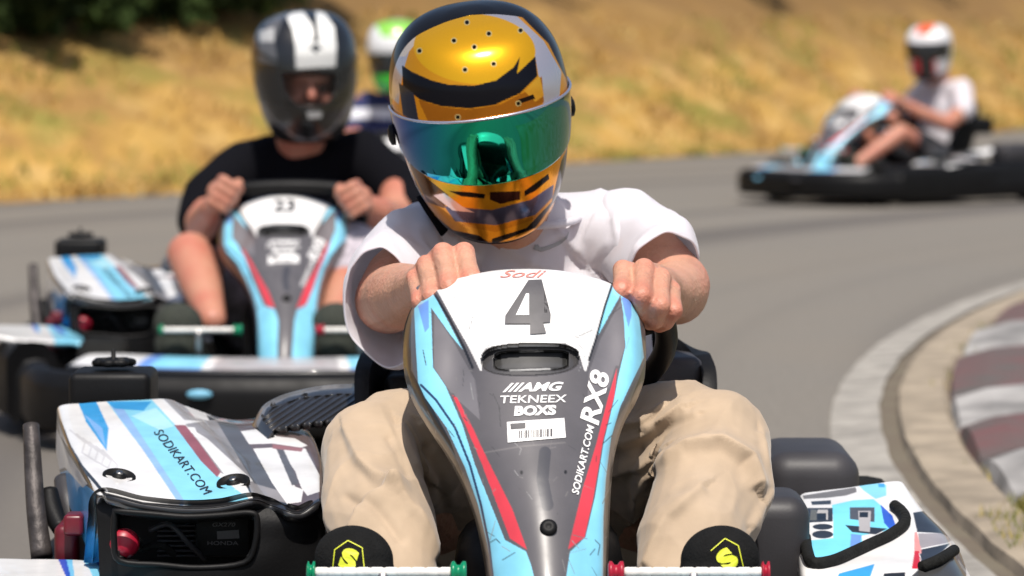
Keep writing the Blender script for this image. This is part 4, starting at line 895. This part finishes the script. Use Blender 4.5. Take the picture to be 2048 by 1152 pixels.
# ------------------------------------------------------------------ setting
EX = np.array([-60, -20, -8, -3, -1.94, .445, 1.98, 4, 6.1, 10, 25, 80]); EY = np.array([-30, 2, 15.5, 22.0, 23.4, 28.9, 31.4, 36, 41, 47, 60, 90.])
def edge(x): return np.interp(x, EX, EY)
def bank(x, y):
    d = y-edge(x); d = np.maximum(d, 0)
    return .02*np.clip(d/.2, 0, 1)+.27*np.maximum(d-.3, 0)*np.clip(d/1.5, 0, 1)*(d < 14)+(d >= 14)*(.27*13.7+.02*(d-14))
RC = (.72+21.0, 7.6); RR = 21.0
def off(x, y):  # distance inside the corner from the outer edge of the pale gutter ring
    return RR-np.hypot(x-RC[0], y-RC[1])
def grid(name, xs, ys, zf, m, kind='structure', keepf=None):
    X, Y = np.meshgrid(xs, ys); Z = zf(X, Y); n, k = X.shape; idx = np.arange(n*k).reshape(n, k)
    q = np.stack([idx[:-1, :-1], idx[:-1, 1:], idx[1:, 1:], idx[1:, :-1]], -1)
    if keepf is not None: q = q[keepf((X[:-1, :-1]+X[1:, 1:])/2, (Y[:-1, :-1]+Y[1:, 1:])/2)]
    o = mk(name, np.stack([X, Y, Z], -1).reshape(-1, 3), q.reshape(-1, 4), m); o['kind'] = kind; return o

# asphalt
A = bpy.data.materials.new('asphalt'); A.use_nodes = True; N, Kk = nt(A); b = N['Principled BSDF']; b.inputs['Roughness'].default_value = .85
tc = N.new('ShaderNodeTexCoord')
def noise_n(scale, det=4, vec=None):
    n = N.new('ShaderNodeTexNoise'); n.inputs['Scale'].default_value = scale; n.inputs['Detail'].default_value = det; Kk.new(vec or tc.outputs['Object'], n.inputs['Vector']); return n.outputs['Fac']
def mixc(f, a, b_, lo=.4, hi=.6):
    r = N.new('ShaderNodeMapRange'); r.inputs[1].default_value = lo; r.inputs[2].default_value = hi; Kk.new(f, r.inputs[0])
    m = N.new('ShaderNodeMix'); m.data_type = 'RGBA'; Kk.new(r.outputs[0], m.inputs[0])
    for s, i in ((a, 6), (b_, 7)):
        if isinstance(s, tuple): m.inputs[i].default_value = (*s, 1)
        else: Kk.new(s, m.inputs[i])
    return m.outputs[2]
c1 = mixc(noise_n(60, 6), (.148, .133, .112), (.188, .170, .144))
c1 = mixc(noise_n(.5, 3), c1, (.178, .156, .127), .45, .75)
# darker rubbered line sweeping round the corner: rings about the corner centre
mp = N.new('ShaderNodeVectorMath'); mp.operation = 'DISTANCE'; Kk.new(tc.outputs['Object'], mp.inputs[0]); mp.inputs[1].default_value = (RC[0]-2.5, RC[1]+1.5, 0)
wv = N.new('ShaderNodeMath'); wv.operation = 'ADD'; Kk.new(mp.outputs['Value'], wv.inputs[0]); wv.inputs[1].default_value = 0
vx = N.new('ShaderNodeCombineXYZ'); Kk.new(wv.outputs[0], vx.inputs[0])
c1 = mixc(noise_n(1.1, 3, vx.outputs[0]), c1, (.090, .080, .071), .50, .66)
cr = noise_n(.8, 8)
c1 = mixc(noise_n(300, 2), c1, (.13, .12, .11), .66, .8)
Kk.new(c1, b.inputs['Base Color'])
xs = np.concatenate([np.linspace(-300, -12, 20), np.linspace(-10, 14, 60), np.linspace(16, 300, 20)])
ys = np.concatenate([np.linspace(-300, 0, 16), np.linspace(2, 60, 90), np.linspace(65, 900, 20)])
g = grid('ground', xs, ys, lambda x, y: -.002+0*x, A); 
# grass bank
GB_ = bpy.data.materials.new('dry_grass_bank'); GB_.use_nodes = True; N, Kk = nt(GB_); b = N['Principled BSDF']; b.inputs['Roughness'].default_value = 1
tc = N.new('ShaderNodeTexCoord')
mpp = N.new('ShaderNodeMapping'); mpp.inputs['Scale'].default_value = (1, .8, 1.6); Kk.new(tc.outputs['Object'], mpp.inputs['Vector']); vv = mpp.outputs[0]
c1 = mixc(noise_n(1.6, 5, vv), (.43, .255, .058), (.28, .155, .042), .42, .62)
c1 = mixc(noise_n(2.7, 4, vv), c1, (.49, .31, .10), .50, .66)
mp2 = N.new('ShaderNodeMapping'); mp2.inputs['Location'].default_value = (7.3, 2.2, 1); Kk.new(vv, mp2.inputs['Vector'])
c1 = mixc(noise_n(1.2, 4, mp2.outputs[0]), c1, (.21, .18, .03), .53, .66)
c1 = mixc(noise_n(25, 3, vv), c1, (.28, .16, .05), .52, .8)
sx = N.new('ShaderNodeSeparateXYZ'); Kk.new(tc.outputs['Object'], sx.inputs[0])
hz = N.new('ShaderNodeMath'); hz.operation = 'MULTIPLY_ADD'; Kk.new(noise_n(1.1, 4, mp2.outputs[0]), hz.inputs[0]); hz.inputs[1].default_value = 1.2; Kk.new(sx.outputs['Z'], hz.inputs[2])
c1 = mixc(hz.outputs[0], c1, (.19, .105, .03), 1.05, 1.9)
Kk.new(c1, b.inputs['Base Color'])
xs = np.concatenate([np.linspace(-80, -9, 40), np.arange(-8.8, 14, .12), np.linspace(15, 90, 40)])
def grass_z(X, Y):
    return bank(X, Y)
def bankgrid():
    d = np.concatenate([np.arange(-.02, 8, .1), np.arange(8, 16, .5), [18, 24, 40, 90, 200, 400]])
    X, Dd = np.meshgrid(xs, d); Y = edge(X)+Dd+np.where(Dd < .2, .12*np.sin(X*5)+.08*np.sin(X*13.7), 0)
    Z = bank(X, edge(X)+Dd)+.0
    bump = np.array([[noise.noise(Vector((a*1.3, b_*1.3, 0)))*.10+noise.noise(Vector((a*5, b_*5, 2)))*.035 for a, b_ in zip(r, s)] for r, s in zip(X, Y)])
    Z = Z+bump*np.clip(Dd/.8, 0, 1)*(Dd < 30)+.004; n, k = X.shape; idx = np.arange(n*k).reshape(n, k)
    q = np.stack([idx[:-1, :-1], idx[:-1, 1:], idx[1:, 1:], idx[1:, :-1]], -1).reshape(-1, 4)
    o = mk('grass_bank_terrain', np.stack([X, Y, Z], -1).reshape(-1, 3), q, GB_); o['kind'] = 'structure'
bankgrid()
# grass blades on the bank
GM = mat('dry_grass_blades', vcol=True, rough=1)
n = 12000; gx = RNG.uniform(-5, 9, n); gd = RNG.uniform(0, 1, n)**1.6*4.5; gy = edge(gx)+gd; gz = bank(gx, gy)
vs, fs, cs = [], [], []
pal = [(.48, .31, .10), (.43, .255, .06), (.32, .19, .055), (.22, .22, .04), (.47, .35, .14)]
for i in range(n):
    if noise.noise(Vector((gx[i]*1.1, gy[i]*1.1, 3))) < -.15 and random.random() < .7: continue
    g = noise.noise(Vector((gx[i]*.9+7, gy[i]*.9, 1)))
    c = pal[3] if g > .12 and random.random() < .75 else pal[random.choice((0, 1, 1, 2, 4))]
    for q in range(2):
        a = random.uniform(0, 6.28); hgt = random.uniform(.03, .11); w = random.uniform(.008, .02); lx, ly = random.uniform(-.08, .08), random.uniform(-.08, .08)
        k = len(vs); x, y, z = gx[i]+random.uniform(-.04, .04), gy[i]+random.uniform(-.04, .04), gz[i]-.02
        vs += [(x-w*math.cos(a), y-w*math.sin(a), z), (x+w*math.cos(a), y+w*math.sin(a), z), (x+lx, y+ly, z+hgt)]; fs.append((k, k+1, k+2)); cs += [c]*3
o = mk('grass', vs, fs, GM, None, False, np.array(cs)); tag(o, 'dry golden grass with green patches growing on the bank behind the track', 'grass', kind='stuff')
# kerb rings -------------------------------------------------------------------
def arc(name, o0, o1, z0, z1, m, y0=4.2, y1=24, n=260, prof=None, label=None, seg=None):
    th = np.linspace(math.asin((y0-RC[1])/RR), math.asin((y1-RC[1])/RR), n); P = prof or [(o0, z0), (o1, z1)]
    vs = []; fs = []; k = len(P)
    for i, t in enumerate(th):
        for j, (o_, z) in enumerate(P):
            w = .006*noise.noise(Vector((t*90, j*3.1, 0)))
            r = RR-(o_+w); vs.append((RC[0]-r*math.cos(t), RC[1]+r*math.sin(t), z))
    for i in range(n-1):
        for j in range(k-1): fs.append((i*k+j, i*k+j+1, (i+1)*k+j+1, (i+1)*k+j))
    o = mk(name, vs, fs, m, None, False); o['kind'] = 'structure'; return o
CON = mat('worn_concrete', (.36, .335, .295), .9, var=.45, vscale=9, bump=.3, bscale=40)
TAN = mat('tan_concrete', (.34, .28, .205), .9, var=.4, vscale=8, bump=.3, bscale=30)
DIRT = mat('dark_dirt', (.12, .095, .07), 1, var2=(.14, .12, .085), vscale=6)
arc('gutter_path', 0, 0, 0, 0, CON, prof=[(0, .002), (.02, .006), (.115, .012), (.125, .012)])
arc('dirt_path', 0, 0, 0, 0, DIRT, prof=[(.122, .004), (.19, .0)])
arc('kerb_stone_path', 0, 0, 0, 0, TAN, y0=6.4, prof=[(.17, .0), (.175, .026), (.19, .030), (.29, .034), (.31, .012)])
infield = arc('infield_ground', 0, 0, 0, 0, mat('infield_dirt', (.25, .2, .13), 1, var2=(.14, .14, .04), vscale=3), y0=3.5, y1=28, prof=[(.30, .006), (.6, .01), (12, .02)])
# striped rumble kerb: each painted concrete block a thing of its own
KR = mat('faded_red_paint', (.13, .06, .06), .9, var2=(.085, .078, .072), vscale=5, detail=12, bump=.5, bscale=30); KW = mat('faded_white_paint', (.38, .365, .35), .9, var2=(.15, .145, .14), vscale=5, detail=12, bump=.5, bscale=30)
names = ['lowest', 'second', 'third', 'fourth', 'fifth', 'sixth', 'seventh', 'eighth', 'ninth', 'tenth', 'eleventh']
yb = 7.45
ks = []
LN = [.67, .73, .73, 1.33, 1.07, 1.3, 1.3, 1.3, 1.3]; yb = 7.74-.05
for i in range(9):
    ln = LN[i]; t0 = math.asin((yb-RC[1])/RR); t1 = math.asin((yb+ln-.02-RC[1])/RR); yb += ln
    vs, fs = [], []; m_ = 14
    P = [(.30, .0), (.315, .03), (.40, .05), (.9, .075), (1.25, .085), (1.27, .0)]
    for a in np.linspace(t0, t1, m_):
        for o_, z in P:
            hump = .028*math.sin(math.pi*(a-t0)/(t1-t0)); r = RR-o_; a2 = a+.8*(o_-.3)/RR; vs.append((RC[0]-r*math.cos(a2), RC[1]+r*math.sin(a2), z+(hump if z > .02 else 0)))
    k = len(P)
    for a in range(m_-1):
        for j in range(k-1): fs.append((a*k+j, a*k+j+1, (a+1)*k+j+1, (a+1)*k+j))
    fs.append(tuple(range(k))[::-1]); fs.append(tuple((m_-1)*k+j for j in range(k)))
    o = mk('kerb_block', vs, fs, KW if i % 2 == 0 else KR, None, False)
    tag(o, f"{'greyish white' if i % 2 == 0 else 'faded dark red'} rumble kerb block, {names[i]} of the striped row inside the bend counting upward", 'kerb block', 'striped rumble kerb blocks inside the bend')
# weeds at the foot of the kerb
vs, fs, cs = [], [], []
for i in range(2200):
    y = random.choice((random.uniform(6.4, 7.6), random.uniform(6.4, 7.6), random.uniform(7, 14))); o_ = random.choice((random.gauss(.33, .03), random.uniform(.28, .5))) if y > 7.4 else random.uniform(.2, .8)
    t = math.asin((y-RC[1])/RR); r = RR-o_; x, yy = RC[0]-r*math.cos(t), RC[1]+r*math.sin(t)
    if y > 7.6 and noise.noise(Vector((x*4, yy*4, 0))) < .05: continue
    c = random.choice(((.2, .2, .03), (.35, .28, .08), (.12, .14, .02)))
    for q in range(3):
        a = random.uniform(0, 6.28); k = len(vs); h_ = random.uniform(.015, .05)
        vs += [(x-.004*math.cos(a), yy-.004*math.sin(a), .005), (x+.004*math.cos(a), yy+.004*math.sin(a), .005), (x+random.uniform(-.02, .02), yy+random.uniform(-.02, .02), .01+h_)]; fs.append((k, k+1, k+2)); cs += [c]*3
o = mk('weeds', vs, fs, GM, None, False, np.array(cs)); tag(o, 'sparse green weeds growing along the kerb edge and dirt', 'weeds', kind='stuff')

# shrubs and trees along the top of the bank -----------------------------------------------
LEAF = mat('dark_leaves', vcol=True, rough=.9, spec=.1); BARK = mat('bark', (.07, .05, .035), .95, var=.4, vscale=20, bump=.5, bscale=30)
def tree_thing(kind, x, y, h, rad, label, dark=1., low=.1):
    z = float(bank(np.array(x), np.array(y)))
    e = empty(kind, (x, y, z-.05), label, 'tree' if kind == 'leafy_tree' else 'bush', 'trees and bushes along the top of the bank')
    tr = [Vector((0, 0, 0)), Vector((random.uniform(-.1, .1), 0, h*.35)), Vector((random.uniform(-.2, .2), random.uniform(-.2, .2), h*.75))]
    tk = tube('trunk', tr, [.05*h**.8, .035*h**.8, .012*h**.8], BARK, e)
    ends = []
    for k in range(7):
        a = random.uniform(0, 6.28); st = tr[1].lerp(tr[2], random.uniform(-.3, .8)); en = st+Vector((math.cos(a)*rad*.7, math.sin(a)*rad*.7, h*random.uniform(.05, .25)))
        tube('limb', [st, (st+en)/2+Vector((0, 0, .05*h)), en], [.018*h**.8, .012*h**.8, .004*h**.8], BARK, tk, 8, smooth_path=3); ends.append(en)
    vs, fs, cs = [], [], []
    cl = [(Vector((random.gauss(0, rad*.45), random.gauss(0, rad*.45), random.uniform(low, 1)*h)), random.uniform(.25, .5)*rad, random.uniform(.5, 1.4)) for _ in range(26)]
    for c, r, br in cl:
        for q in range(130):
            d = Vector((random.gauss(0, 1), random.gauss(0, 1), random.gauss(0, .8))); d = d.normalized()*r*random.uniform(.5, 1); p = c+d
            if p.z < 0: continue
            u = Vector((random.gauss(0, 1), random.gauss(0, 1), random.gauss(0, 1))).normalized(); w = u.orthogonal().normalized(); s = random.uniform(.05, .11)*(h/2)**.3
            k = len(vs); vs += [p-u*s, p+w*s*.5, p+u*s, p-w*s*.5]; fs.append((k, k+1, k+2, k+3)); g = br*dark*random.uniform(.7, 1.2); cs += [(.028*g, .045*g, .012*g)]*4
    mk('crown', vs, fs, LEAF, e, False, np.array(cs)); return e
xsL = [-3.6, -3.2, -2.8, -2.4, -2.0]
lb = ['leftmost dark bush at the top edge of the bank', 'dark bush on the bank top, second from the left corner', 'dark bush in the middle of the five on the bank top', 'dark bush on the bank top, second from the black helmet', 'dark bush on the bank top nearest the black helmet']
for i, x in enumerate(xsL):
    yy = float(edge(x))+3.95+.22*i**1.1; tree_thing('bush', x, yy, 1.5, .75, lb[i], .9, .02)
for i, (x, d, h_) in enumerate(((-4.0, 7.5, 5), (-1.5, 8, 5.5), (1.6, 8.2, 6), (3.6, 7.6, 5), (6.5, 8.5, 6))):
    tree_thing('leafy_tree', x, float(edge(x))+d, h_, 1.5, ['tall tree behind the bushes at the top left corner', 'tall tree above the black striped helmet', 'tree behind the bank right of the gold helmet', 'tree behind the bank above the open asphalt', 'tree behind the bank above the farthest driver'][i], .9, .12)

# ------------------------------------------------------------------ light
el, az = math.radians(62), math.radians(4)   # az measured from the camera side (-Y) towards +X
S = Vector((math.sin(az)*math.cos(el), -math.cos(az)*math.cos(el), math.sin(el)))
sd_ = bpy.data.lights.new('sun', 'SUN'); sd_.energy = 5.2; sd_.angle = math.radians(.6); sd_.color = (1, .94, .86)
so = bpy.data.objects.new('sun', sd_); COL.objects.link(so); so.rotation_euler = S.to_track_quat('Z', 'Y').to_euler()
W = bpy.data.worlds.new('World'); SC.world = W; W.use_nodes = True; N = W.node_tree.nodes; Kk = W.node_tree.links
sk = N.new('ShaderNodeTexSky'); sk.sky_type = 'NISHITA'; sk.sun_disc = False; sk.sun_elevation = el; sk.sun_rotation = math.atan2(S.x, S.y); sk.dust_density = 2.5; sk.air_density = 1
bg = N['Background']; bg.inputs['Strength'].default_value = .115; Kk.new(sk.outputs[0], bg.inputs['Color'])
SC.view_settings.view_transform = 'Standard'; SC.view_settings.look = 'None'; SC.view_settings.exposure = 0
SC.render.engine = 'CYCLES'; SC.cycles.max_bounces = 8; SC.cycles.use_denoising = True
